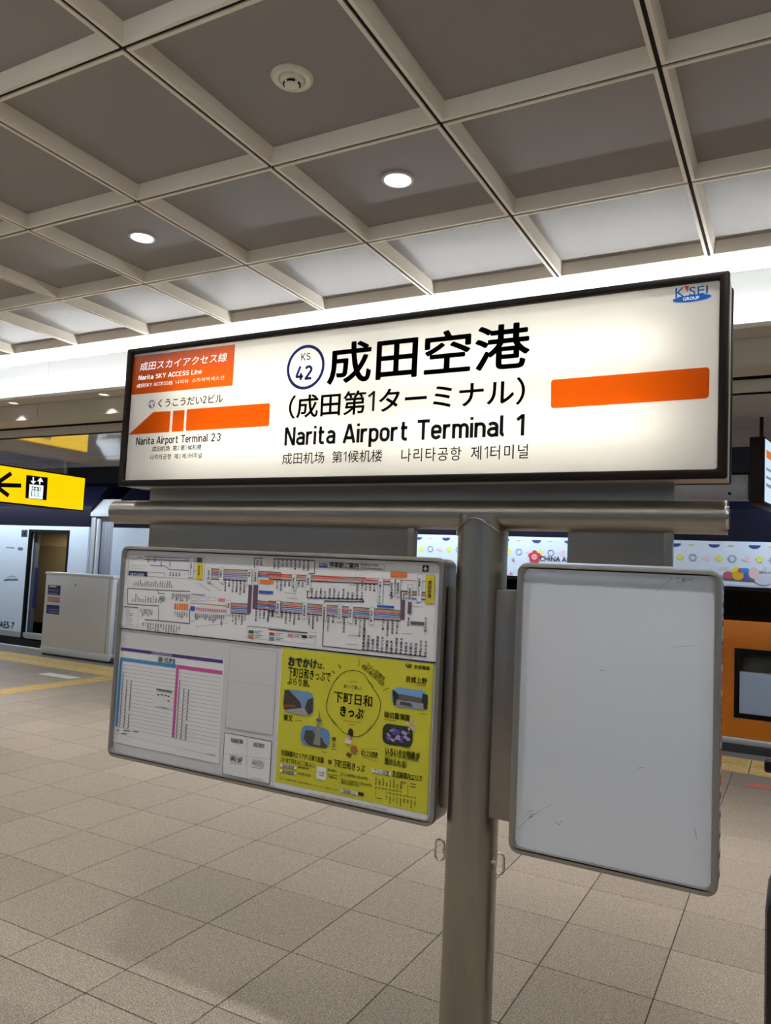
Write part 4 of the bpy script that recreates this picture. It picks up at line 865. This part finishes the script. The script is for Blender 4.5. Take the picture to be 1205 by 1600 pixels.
pic(g, [(0.01, .85), (.12, .75), (.2, .62), (.2, .05), (.06, .05)], 'museum_photo_trees', ink(40, 45, 40)); pic(g, [(.85, .85), (.99, .8), (.99, .12), (.93, .05), (.82, .3)], 'museum_photo_trees', ink(40, 45, 40)); pic(g, [(.2, .68), (.82, .62), (.84, .35), (.2, .38)], 'museum_photo_building', ink(95, 92, 92), 5); pic(g, [(.15, .38), (.88, .35), (.88, .05), (.12, .05)], 'museum_photo_ground', ink(155, 155, 155), 4); pic(g, [(.25, .3), (.55, .28), (.6, .12), (.25, .14)], 'museum_photo_figures', ink(70, 70, 72), 6)
g = photo((770, 556), (966, 728), ink(42, 55, 38), 'iris_photo')
rg = random.Random(2)
for _ in range(26):
    u, v = rg.uniform(.1, .9), rg.uniform(.15, .75); w = rg.uniform(.05, .09); pic(g, [(u-w, v), (u-w*.4, v-w), (u+w*.5, v-w*.8), (u+w, v+w*.3), (u, v+w*1.3)], 'iris_photo_petals', ink(*rg.choice(((120, 95, 180), (95, 75, 160), (165, 150, 205)))), 4)
for dx, dy in ((-.012, .004), (.011, .006), (0, .014), (-.006, -.010), (.008, -.009)):
    u, v = P.at(c7(962, 574)); P.raw([(u+dx*.2-.002, v+dy*.2), (u+dx-.004, v+dy-.003), (u+dx+.003, v+dy+.004)], [(0, 1, 2)], 'iris_cutout', ink(205, 185, 210), 5); P.raw([(u+dx*1.2+.004*math.cos(k), v+dy*1.2+.004*math.sin(k)) for k in np.linspace(0, 5.6, 9)], [tuple(range(9))], 'iris_cutout', ink(205, 185, 210), 5)
# cut-out figure and snacks
P.disc(c7(553, 622), 0.0095, 0.013, 'cutout_hair', ink(40, 32, 30), 4); P.disc(c7(541, 658), 0.0075, 0.0085, 'cutout_face', ink(205, 165, 140), 5); P.poly([c7(512, 690), c7(526, 650), c7(545, 676), c7(562, 672), c7(556, 700)], 'cutout_clothing', ink(225, 222, 215), 5)
P.disc(c7(575, 735), 0.013, 0.0125, 'cutout_snack', ink(165, 110, 55), 4); P.poly([c7(520, 772), c7(532, 754), c7(562, 768), c7(548, 792)], 'cutout_box', ink(110, 50, 30), 4)
TX_('おトクな特典', (622, 768), (736, 754), bold=0.015); P.line([c7(624, 770), c7(735, 792)], 0.0016, 'poster_captions', K, 3); P.line([c7(622, 730), c7(740, 734)], 0.0007, 'poster_strokes', K, 3); P.line([c7(628, 784), c7(735, 822)], 0.0007, 'poster_strokes', K, 3)
for t_, a, b in (('いろいろな特典が', (785, 774), (1018, 756)), ('受けられる!', (780, 836), (928, 812))):
    for s_, m_, l_ in ((0.030, K, 3), (0.014, YG, 4)): TX_(t_, a, b, m_, 'poster_outline_lettering', s_, l_)
P.line([c7(780, 775), c7(1020, 818)], 0.0007, 'poster_strokes', K, 3); P.line([c7(778, 830), c7(930, 858)], 0.0007, 'poster_strokes', K, 3)
TX_('京成線都内エリアが1日乗り放題!', (85, 774), (375, 788), bold=0.015); TX_('この一枚で下町をまるごと楽しもう!', (80, 816), (310, 828), bold=0.01); TX_('下町日和きっぷ', (436, 852), (650, 838), bold=0.01, nm='poster_title'); P.ring(c7(413, 820), 0.0075, 0.0013, 'poster_strokes', K, 3); TX_('得', (403, 832), (424, 810))
for a, b, tx in (((80, 828), (186, 870), '発売期間'), ((78, 868), (186, 906), '有効期間'), ((326, 846), (385, 945), None), ((694, 862), (824, 912), 'フリー区間'), ((484, 998), (600, 1044), '下町日和きっぷ')):
    P.rect(c7(*a), c7(*b), 'white_box', WHT, 3, 0.001)
    if tx: P.text(tx, c7(a[0]+14, b[1]-(b[1]-a[1])*.42+2), c7(b[0]-14, a[1]+(b[1]-a[1])*.40+2), 'box_lettering', K, 4, 0.006)
TX_('きっぷの', (334, 892), (380, 886), layer=4); TX_('効果', (342, 912), (372, 906), layer=4)
P.rect(c7(604, 1020), c7(640, 1050), 'dark_box', K, 3, 0.001); TX_('京成線都内エリア', (832, 916), (1034, 912), bold=0.015); P.line([c7(832, 918), c7(1034, 948)], 0.0013, 'poster_captions', K, 3)
for a, tx in (((198, 862), '通年発売中'), ((198, 905), '当日限り有効'), ((398, 880), '東京都内'), ((398, 926), '千葉県内'), ((488, 910), '大人500円(小児250円)'), ((488, 950), '大人1,000円(小児500円)'), ((488, 966), '発売日当日限り有効')):
    P.text(tx, c7(a[0], a[1]), c7(a[0]+len(tx)*12+14, a[1]-14+len(tx)*2), 'fine_lettering', K, 3, 0.005)
P.line([c7(484, 880), c7(478, 968)], 0.0007, 'poster_strokes', K, 3); P.line([c7(480, 908), c7(636, 936)], 0.0005, 'poster_strokes', K, 3); P.line([c7(396, 902), c7(470, 912)], 0.0013, 'poster_captions', K, 3)
P.text('おトクな情報や特典、駅周辺情報はホームページでご確認ください', c7(75, 934), c7(468, 1002), 'fine_lettering', K, 3); P.text('お問い合わせ：京成お客様ダイヤル', c7(270, 1036), c7(420, 1056), 'fine_lettering', ink(70, 70, 75), 3); P.line([c7(422, 1062), c7(800, 1142)], 0.0016, 'poster_captions', ink(110, 112, 118), 3)
for i in range(12):                                                    # small station chart at the lower right
    x = 722+i*24; yy = 990+i*4.2
    if i < 8: P.ring(c7(x, yy), 0.0027, 0.0008, 'chart_rings', K, 4, 16); P.columns([('京成上野', '日暮里', '新三河島', '町屋', '千住大橋', '京成関屋', '堀切', 'お花茶屋')[i]], c7(x, yy-10), c7(x, yy-10), 0.0058, 'chart_names', K, True, layer=4)
    if i > 2: P.ring(c7(x, yy+24), 0.0027, 0.0008, 'chart_rings', K, 4, 16); P.columns([('押上', '京成曳舟', '八広', '四ツ木', '京成立石', '青砥', '高砂', '京成小岩', '江戸川')[i-3]], c7(x, yy+34), c7(x, yy+34), 0.0058, 'chart_names', K, layer=4)
P.line([c7(722, 990), c7(898, 1021)], 0.0008, 'poster_strokes', K, 3); P.line([c7(796, 1026), c7(990, 1060)], 0.0008, 'poster_strokes', K, 3); P.line([c7(722, 990), c7(719, 1060)], 0.0008, 'poster_strokes', K, 3); P.line([c7(938, 962), c7(932, 1050)], 0.0008, 'poster_strokes', K, 3)
for q in ((890, 955), (955, 965), (955, 985), (730, 1062)): P.line([c7(*q), c7(q[0]+36, q[1]+6)], 0.0022, 'poster_captions', K, 3)
P.done()

# ================================================================== YELLOW GUIDE SIGN AND DISPLAY
ys = thing('guide_sign', 'yellow illuminated lift direction sign with black arrow hanging at left', 'guide sign')
yf, zt_ = on_x(133, 747, -8.9); zb2 = on_x(131, 796, -8.9)[1]; yn = yf-1.9; zt_ = 2.645; zb2 = 2.192
MB().box(-9.10, -8.905, yn, yf+0.02, zb2-0.02, zt_+0.02).build('case', M['black'], ys, bevel=0.006)
fc = MB().box(-8.905, -8.899, yn+0.01, yf, zb2, zt_).build('face', M['yellow_lit'], ys)
for y_ in (yn+0.25, yf-0.27): MB().tube((-9.0, y_, zt_+0.01), (-9.0, y_, Z3+0.005), 0.014, n=12).build('hanger_rod', M['white_metal'], ys, smooth=True)
P = Print(fc, X=-8.8985, step=0.001, least=0.01, inc=1e-5); kk = M['film_black']
P.line([cl(-45, 278), cl(160, 283)], 0.055, 'arrow', kk, 1); P.line([cl(-42, 278), cl(85, 190)], 0.055, 'arrow', kk, 1.2); P.line([cl(-42, 278), cl(65, 360)], 0.055, 'arrow', kk, 1.4)
P.poly([cl(198, 203), cl(360, 222), cl(350, 394), cl(190, 378)], 'lift_symbol_ground', kk, 1)
wl = M['white_lit']
P.poly([cl(222, 272), cl(327, 284), cl(320, 386), cl(215, 378)], 'lift_symbol_car', wl, 2); P.poly([cl(240, 290), cl(308, 298), cl(303, 366), cl(234, 360)], 'lift_symbol_opening', kk, 3)
for k in range(3):
    P.disc(cl(250+k*23, 305+k*2.5), 0.017, 0.018, 'lift_symbol_person', wl, 4, 14); P.poly([cl(241+k*23, 317+k*2.5), cl(261+k*23, 319+k*2.5), cl(258+k*23, 360+k*2), cl(240+k*23, 358+k*2)], 'lift_symbol_person', wl, 4)
P.line([cl(250, 218), cl(250, 262)], 0.02, 'lift_symbol_arrows', wl, 2); P.poly([cl(228, 246), cl(272, 250), cl(249, 272)], 'lift_symbol_arrows', wl, 3)
P.line([cl(300, 232), cl(298, 274)], 0.02, 'lift_symbol_arrows', wl, 2); P.poly([cl(278, 250), cl(326, 256), cl(304, 222)], 'lift_symbol_arrows', wl, 3)
P.done()

dy = 6.1
ds = thing('hanging_display', 'dark framed hanging information screen at right edge beside station sign', 'display')
xa, zt_ = on_y(1171, 684, dy); xb, zb2 = on_y(1194, 786, dy); zt_ = on_y(1183, 682, dy)[1]
rot = math.radians(-9)
bd = MB().box(xa-xb, 0, 0, 1.05, zb2, zt_).build('case', M['bronze'], ds, bevel=0.004); bd.location = (xb, dy, 0); bd.rotation_euler.z = rot
scx = MB().box(0.0, 0.003, 0.02, 1.03, zb2+0.015, zt_-0.015).build('screen', M['screen'], ds); scx.location = (xb, dy, 0); scx.rotation_euler.z = rot
for z0, z1, m, nm in ((zt_-0.15, zt_-0.09, M['screen_orange'], 'screen_stripe'), (zt_-0.24, zt_-0.22, M['screen_grey'], 'screen_text_row'), (zt_-0.30, zt_-0.28, M['screen_grey'], 'screen_text_row'), (zt_-0.36, zt_-0.335, M['screen_grey'], 'screen_text_row')):
    MB().box(0.003, 0.004, 0.05, 0.95, z0, z1).build(nm, m, scx)
b_ = MB().box(xa-0.62, xa-0.002, dy+0.05, dy+0.16, on_y(1110, 780, dy)[1], on_y(1110, 741, dy)[1]).build('mounting_box', M['light_metal'], ds, bevel=0.004)
MB().tube((xa-0.13, dy+0.046, 2.245), (xa-0.13, dy+0.055, 2.245), 0.012, n=10).build('bolt', M['black'], ds)
for yy in (dy+0.2, dy+0.8): MB().tube((xb-0.06+0.16*(yy-dy), yy, zt_-0.01), (xb-0.06+0.16*(yy-dy), yy, Z3+0.004), 0.014, n=12).build('hanger_rod', M['bronze'], ds, smooth=True)

# ================================================================== PLATFORM GATES
def gate_housing(x0, x1, side, label, stickers=True):
    t = thing('gate_housing', label, 'platform gate', 'white gate housings')
    y0, y1 = mir(8.02, side), mir(8.30, side); f = mir(8.02, side)-0.002*side
    MB().box(x0, x1, y0, y1, 0.03, 1.235).build('body', M['white_metal'], t, bevel=0.006)
    MB().box(x0-0.012, x1+0.012, mir(8.006, side), mir(8.314, side), 1.235, 1.272).build('top_cap', M['white_metal'], t, bevel=0.008)
    MB().box(x0-0.004, x1+0.004, mir(8.014, side), mir(8.306, side), 0.03, 0.13).build('kick_plate', M['white_metal'], t, bevel=0.004)
    MB().box(x0+0.02, x1-0.02, mir(8.04, side), mir(8.29, side), 0.0, 0.03).build('foot', M['dark_base'], t)
    MB().box(x1-0.075, x1-0.06, f, mir(8.02, side)+0.004*side, 0.13, 1.235).build('corner_seam', M['grey_metal'], t)
    lk = MB().tube((x0+0.68, mir(8.012, side), 1.10), (x0+0.68, mir(8.022, side), 1.10), 0.016, n=14).build('lock', M['grey_metal'], t, smooth=True)
    return t
gx0, gx1 = on_y(61, 1021, 8.0)[0], on_y(166, 1034, 8.0)[0]
gh = gate_housing(gx0, gx1, 1, 'white gate housing with blue stickers beside the open train door')
P = Print(gh, Y=8.0175, step=0.001, least=0.1, inc=2e-5); nv, pk = ink(50, 60, 130), ink(205, 160, 160)
P.rect(cz5(378, 168), cz5(470, 252), 'sticker', nv); P.rect(cz5(374, 258), cz5(466, 310), 'sticker_band', pk); P.rect(cz5(366, 322), cz5(460, 402), 'sticker', nv)
for y0_ in (210, 235, 360, 380): P.line([cz5(380, y0_), cz5(455, y0_+4)], 0.018, 'sticker_lettering', ink(130, 140, 190), 2)
P.rect(cz5(386, 172), cz5(440, 190), 'sticker_lettering', ink(225, 225, 230), 2); P.line([cz5(374, 298), cz5(462, 302)], 0.02, 'sticker_lettering', ink(170, 175, 185), 2)
P.done()
# gate leaf to the right of it (set back)
def leaf(x0, x1, side, label, m, win=None, name='platform_gate'):
    t = thing(name, label, 'platform gate')
    yb0, yb1 = mir(8.10, side), mir(8.16, side)
    hole = [[(win[0], win[2]), (win[1], win[2]), (win[1], win[3]), (win[0], win[3])]] if win else []
    p_ = plate([(x0, 0.135), (x1, 0.135), (x1, 1.23), (x0, 1.23)], hole, yb0, yb1).build('panel', m, t); weld(p_, 0.003)
    if win:
        fr_ = plate([(win[0]-.035, win[2]-.035), (win[1]+.035, win[2]-.035), (win[1]+.035, win[3]+.035), (win[0]-.035, win[3]+.035)], [[(win[0]+.012, win[2]+.012), (win[1]-.012, win[2]+.012), (win[1]-.012, win[3]-.012), (win[0]+.012, win[3]-.012)]], mir(8.092, side), mir(8.1, side)).build('window_frame', M['black'], t); weld(fr_)
        MB().box(win[0], win[1], mir(8.12, side), mir(8.126, side), win[2], win[3]).build('window_pane', M['pane'], t)
    MB().box(x0, x1, mir(8.07, side), mir(8.19, side), 0.075, 0.132).build('bottom_rail', M['silver'], t, bevel=0.01)
    MB().box(x0, x1, mir(8.06, side), mir(8.25, side), 0.0, 0.074).build('sill', M['dark_base'], t)
    return t
leaf(gx1+0.03, gx1+1.1, 1, 'white gate panel set back beside the stickered housing', M['white_metal'])
leaf(-2.45, 2.6, 1, 'orange platform gate panel with black framed window at right edge', M['orange'], (-0.487, 0.62, 0.352, 0.935))
# the gates behind the viewer, seen mirrored in the empty board
leaf(-3.6, -1.95, -1, 'orange platform gate panel mirrored in the empty white board', M['orange'], (-3.05, -2.35, 0.352, 0.935))
gate_housing(-1.93, -0.45, -1, 'white gate housing mirrored in the empty white board')

# ================================================================== TRAIN
def car(x0, x1, label, door=None, win=None, side=1):
    t = thing('train_car', label, 'train')
    Yt = 8.70; z0, z1, z2 = 0.19, 2.02, 2.36
    holes = []
    if door: holes.append(rrect(door[0], door[1], z0-0.10, 1.925, 0.07, 6)); 
    if win: holes.append(rrect(win[0], win[1], 0.72, 1.535, 0.05, 5))
    outline = [(x0, z0 if not door else z0), (x1, z0), (x1, z1), (x0, z1)]
    if door:   # wall in two pieces around the door, plus the piece over it
        d0, d1 = door; r = 0.07
        arc = [(d1-r+r*math.cos(a), 1.925-r+r*math.sin(a)) for a in np.linspace(0, math.pi/2, 7)] + [(d0+r+r*math.cos(a), 1.925-r+r*math.sin(a)) for a in np.linspace(math.pi/2, math.pi, 7)]
        pts = [(x0, z0), (x0, z1), (x1, z1), (x1, z0), (d1, z0)] + arc + [(d0, z0)]
        body = plate(pts[::-1], [], mir(Yt, side), mir(Yt+0.09, side))
    else: body = plate(outline, holes, mir(Yt, side), mir(Yt+0.09, side))
    weld(body.build('side_wall', M['train_white'], t))
    # upper navy side leaning in, and the rounded roof
    prof = [(Yt, z1), (Yt+0.02, z2), (Yt+0.06, 2.42), (Yt+0.35, 2.72), (Yt+0.9, 2.86), (Yt+1.9, 2.86), (Yt+2.45, 2.72), (Yt+2.75, 2.42), (Yt+2.8, z1)]
    n = len(prof); mb = MB(); mb.add([(xx, mir(a, side), b) for xx in (x0, x1) for a, b in prof], [(i, i+1, n+i+1, n+i) for i in range(n-1)] + [tuple(range(n)), tuple(range(2*n-1, n-1, -1))])
    mb.build('roof', M['train_navy'], t)
    lo = MB(); lo.box(x0, x1, mir(Yt+2.72, side), mir(Yt+2.8, side), z0, z1)
    for a, b in ((x0, x0+0.05), (x1-0.05, x1)): lo.box(a, b, mir(Yt+0.09, side), mir(Yt+2.72, side), z0, z1)
    lo.build('shell', M['rubber'], t); MB().box(x0, x1, mir(Yt+0.06, side), mir(Yt+2.74, side), -0.75, z0).build('underframe', M['dark_base'], t)
    MB().box(x0, x1, mir(Yt+0.0, side), mir(Yt+0.06, side), 0.10, z0).build('skirt', M['grey_metal'], t)
    if door:
        d0, d1 = door
        fr_ = plate([(d0-.03, 0.08)] + [(d0-.03, 1.955), (d1+.03, 1.955), (d1+.03, 0.08)], [rrect(d0+.015, d1-.015, 0.10, 1.91, 0.06, 6)], mir(Yt-0.006, side), mir(Yt+0.05, side)).build('door_surround', M['black'], t)
        v = MB(); v.box(d0-3.2, d1+0.3, mir(Yt+1.5, side), mir(Yt+1.55, side), z0, 2.0).box(d1+0.25, d1+0.30, mir(Yt+0.1, side), mir(Yt+1.5, side), z0, 2.0)
        v.build('vestibule_wall', M['tan'], t); MB().box(d0-3.2, d1+0.3, mir(Yt+0.1, side), mir(Yt+1.5, side), z0-0.05, z0).build('vestibule_floor', M['olive'], t)
        MB().box(d0-3.2, d1+0.3, mir(Yt+1.46, side), mir(Yt+1.5, side), z0, 1.70).build('vestibule_panel', M['olive'], t)
        MB().box(d0-0.5, d0+0.05, mir(Yt+0.12, side), mir(Yt+0.17, side), z0, 1.92).build('door_leaf', ink(98, 100, 106), t, bevel=0.004)
        MB().box(d0+0.05, d0+0.07, mir(Yt+0.11, side), mir(Yt+0.18, side), 0.6, 1.30).build('door_edge', ink(40, 50, 110), t)
        area('vestibule_lamp', ((d0+d1)/2-0.8, mir(Yt+0.8, side), 1.97), (0, 0, 0), 1.6, 0.4, 18, (1, 0.86, 0.62), t)
    if win:
        MB().box(win[0], win[1], mir(Yt+0.02, side), mir(Yt+0.026, side), 0.72, 1.535).build('window_glass', M['pane_dark'], t)
        fr_ = plate(rrect(win[0]-.02, win[1]+.02, 0.70, 1.555, 0.06, 5), [rrect(win[0]+.02, win[1]-.02, 0.74, 1.515, 0.04, 5)], mir(Yt-0.003, side), mir(Yt+0.001, side)).build('window_seal', M['black'], t)
        k = win[0]+0.4
        while k < win[1]-0.3:
            MB().box(k, k+0.12, mir(Yt+0.3, side), mir(Yt+1.1, side), 0.3, 1.34).build('seat_back', M['seat'], t, bevel=0.03); k += 1.05
        MB().box(win[0], win[1], mir(Yt+0.35, side), mir(Yt+0.38, side), 1.485, 1.50).build('luggage_rail', M['light_metal'], t)
    return t
x7 = -10.22; x8 = -9.66
dx0, dx1 = on_y(33, 900, 8.7)[0], on_y(107, 835, 8.7)[0]
dx0 = on_y(47, 835, 8.7)[0]
t7 = car(-15.6, x7, 'white train car with open door and number seven at left', (dx0, dx1))
t8 = car(x8, 5.9, 'white train car with airline advertisement behind the steel post', None, (-6.6, 5.2))
gw = thing('train_bellows', 'grey bellows and white rail in the gap between the two train cars', 'bellows')
for k in range(6): MB().add([(xx, y_, z) for xx in (x7+0.11+k*0.072, x7+0.178+k*0.072) for y_, z in ((8.80, 0.12), (8.80, 2.20), (8.98, 2.40), (11.3, 2.40), (11.3, 0.12))], [(0, 1, 2, 3, 4), (9, 8, 7, 6, 5)] + [(i, 5+i, 5+(i+1) % 5, (i+1) % 5) for i in range(5)]).build('fold', M['rubber'], gw)
MB().add([(xx, y_, z) for xx in (x7+0.002, x7+0.10) for y_, z in ((8.735, 0.15), (8.735, 2.22), (8.93, 2.44), (11.3, 2.44), (11.3, 0.15))], [(0, 1, 2, 3, 4), (9, 8, 7, 6, 5)] + [(i, 5+i, 5+(i+1) % 5, (i+1) % 5) for i in range(5)]).build('end_frame', M['pale_end'], gw)
MB().tube((x7+0.155, 8.765, 0.5), (x7+0.155, 8.765, 2.16), 0.033, n=14).build('rail', M['white_metal'], gw, smooth=True)
MB().add([(xx, y_, z) for xx in (x7+0.002, x8-0.01) for y_, z in ((8.71, 2.20), (8.71, 2.25), (8.95, 2.50), (8.98, 2.45))], [(0, 1, 2, 3), (7, 6, 5, 4)] + [(i, 4+i, 4+(i+1) % 4, (i+1) % 4) for i in range(4)]).build('rain_cap', M['pale_end'], gw)
P = Print(t7, Y=8.6985, step=0.001, least=0.09, inc=2e-5)
P.rect(cl(164, 616), cl(205, 670), 'car_number_plate', ink(45, 55, 80)); P.text('7', cl(174, 662), cl(196, 624), 'car_number', ink(225, 232, 240), 2, 0.03)
P.text('AE5-7', cz5(-6, 500), cz5(112, 462), 'car_number_lettering', ink(140, 145, 155), 2, 0.01)
P.line([cl(45, 748), cl(110, 752)], 0.02, 'car_marking', ink(150, 160, 175)); P.line([cl(135, 758), cl(172, 761)], 0.05, 'car_marking', ink(110, 120, 140))
P.line([cz5(32, 134), cz5(70, 128), cz5(140, 128)], 0.03, 'car_emblem', ink(100, 110, 130)); P.line([cz5(60, 112), cz5(90, 98), cz5(125, 110)], 0.012, 'car_emblem', ink(140, 150, 165))
P.done()
# advertisement on the second car
P = Print(t8, Y=8.6985, step=0.001, least=0.085, inc=2e-5)
yl_, gr_, pk_, nv_, rd_ = ink(235, 235, 90), ink(150, 165, 190), ink(240, 205, 215), ink(50, 70, 140), ink(200, 60, 90)
def star(u, v, r, nm, m, n=5): P.raw([(u+(r if k % 2 == 0 else r*.5)*math.sin(math.pi*k/n), v+(r if k % 2 == 0 else r*.5)*math.cos(math.pi*k/n)) for k in range(2*n)], [tuple(range(2*n))], nm, m, 1)
ustar, vstar = P.at(cr8(165, 222)); pitch = P.at(cr8(610, 232))[0]-ustar
k = -14
while ustar+pitch*k < 5.5:
    u = ustar+pitch*k; k += 1
    if u < -9.2: continue
    star(u, vstar, 0.045, 'advert_star', yl_); px_ = project((u+pitch/3, 8.7, vstar))[:2]
    P.ring(px_, 0.043, 0.014, 'advert_hexagon', gr_, 1, 6); v0 = vstar
    P.raw([(u+pitch*.66-.04, v0), (u+pitch*.66+.03, v0-.035), (u+pitch*.66+.03, v0+.035)], [(0, 1, 2)], 'advert_triangle', pk_, 1)
    P.raw([(u-pitch*.12+.055*math.cos(a), 1.985-.0+.035*math.sin(a)) for a in np.linspace(math.pi, 2*math.pi, 10)], [tuple(range(10))], 'advert_badge', nv_, 1)
    P.raw([(u+pitch*.3-.03, 1.97), (u+pitch*.3+.03, 1.97), (u+pitch*.3+.03, 1.98), (u+pitch*.3-.03, 1.98)], [(0, 1, 2, 3)], 'advert_dash', ink(215, 200, 150), 1)
def plum(c, r):
    u, v = P.at(c)
    for a in range(5):
        w = math.pi/2+a*2*math.pi/5; P.raw([(u+.62*r*math.cos(w)+.46*r*math.cos(q), v+.62*r*math.sin(w)+.46*r*math.sin(q)) for q in np.linspace(0, 2*math.pi, 14, endpoint=False)], [tuple(range(14))], 'airline_emblem', ink(195, 55, 85), 2)
    P.raw([(u+.5*r*math.cos(q), v+.5*r*math.sin(q)) for q in np.linspace(0, 2*math.pi, 14, endpoint=False)], [tuple(range(14))], 'airline_emblem_centre', ink(230, 140, 150), 3)
    P.ring(c, .36*r, .07*r, 'airline_emblem_line', ink(245, 225, 230), 4, 16)
plum(cm7(906, 232), 0.072)
u0, v0 = P.at(cm7(944, 262)); u1, v1 = P.at(cm7(1130, 232))
P.text('CHINA AIRLINES', cm7(944, 262), (cm7(1130, 232)[0]+ (cm7(1130, 232)[0]-cm7(944, 262)[0])*0.92, cm7(1130, 232)[1]+1.2), 'airline_lettering', ink(40, 70, 120), 2, 0.01)
P.text('CHINA AIRLINES', cr8(1046, 405), cr8(1330, 392), 'airline_lettering', ink(60, 90, 150), 2, 0.01)
for x in (640, 700, 1140): P.ring(cr8(x, 350), 0.018, 0.006, 'advert_badge_ring', pk_, 1, 10)
P.line([cr8(660, 452), cr8(800, 462), cr8(1060, 478)], 0.05, 'advert_band', ink(90, 95, 125), 1)
for x, y0_, rx, ry, c in ((712, 430, .045, .04, (190, 90, 110)), (815, 380, .05, .035, (235, 220, 60)), (828, 430, .055, .05, (225, 175, 45)), (865, 375, .03, .025, (215, 50, 55)), (912, 380, .05, .03, (50, 140, 215)), (945, 435, .045, .04, (90, 105, 180)), (1010, 405, .05, .06, (225, 200, 200)), (1120, 480, .085, .055, (205, 210, 230))):
    P.disc(cr8(x, y0_), rx, ry, 'advert_coloured_shape', ink(*c), 2)
P.line([cr8(690, 540), cr8(980, 560), cr8(1180, 566)], 0.016, 'advert_dash', ink(185, 195, 215), 1)
for q in ((752, 252), (735, 352)): 
    a = cm7(*q); P.line([(a[0]-2.6, a[1]), (a[0]+2.6, a[1])], 0.014, 'advert_plus', ink(225, 150, 170), 1); P.line([(a[0], a[1]-3), (a[0], a[1]+3)], 0.014, 'advert_plus', ink(225, 150, 170), 1.5)
P.done()
# train waiting on the other track, seen only mirrored
t9 = car(-12.0, 5.9, 'white train car mirrored faintly in the empty board', None, (-8.0, 4.0), -1)

# ================================================================== SUITCASE AT THE RIGHT EDGE
sc_ = thing('suitcase', 'black upright suitcase with extended handle cut off by right edge', 'suitcase')
bx = plate(rrect(-0.072, 0.36, 0.06, 0.735, 0.05, 6), [], 2.42, 2.68).build('shell', M['case_black'], sc_); weld(bx, 0.02)
for k in range(5): MB().box(-0.02+k*0.08, 0.0+k*0.08, 2.416, 2.422, 0.12, 0.68).build('shell_rib', M['case_black'], sc_, bevel=0.002)
for x in (0.04, 0.24): MB().tube((x, 2.60, 0.72), (x, 2.60, 1.06), 0.009, n=12).build('handle_tube', M['silver'], sc_, smooth=True)
hx, hz = on_y(1194, 1188, 2.58)
MB().box(hx, 0.35, 2.58, 2.62, hz-0.036, hz).build('handle_grip', M['blackgloss'], sc_, bevel=0.008)
for x in (-0.03, 0.31):
    for y_ in (2.46, 2.64):
        w_ = MB().tube((x-0.013, y_, 0.03), (x+0.013, y_, 0.03), 0.03, n=18).build('wheel', M['black'], sc_, smooth=True); MB().box(x-0.017, x+0.017, y_-0.01, y_+0.01, 0.03, 0.07).build('wheel_fork', M['blackgloss'], w_)
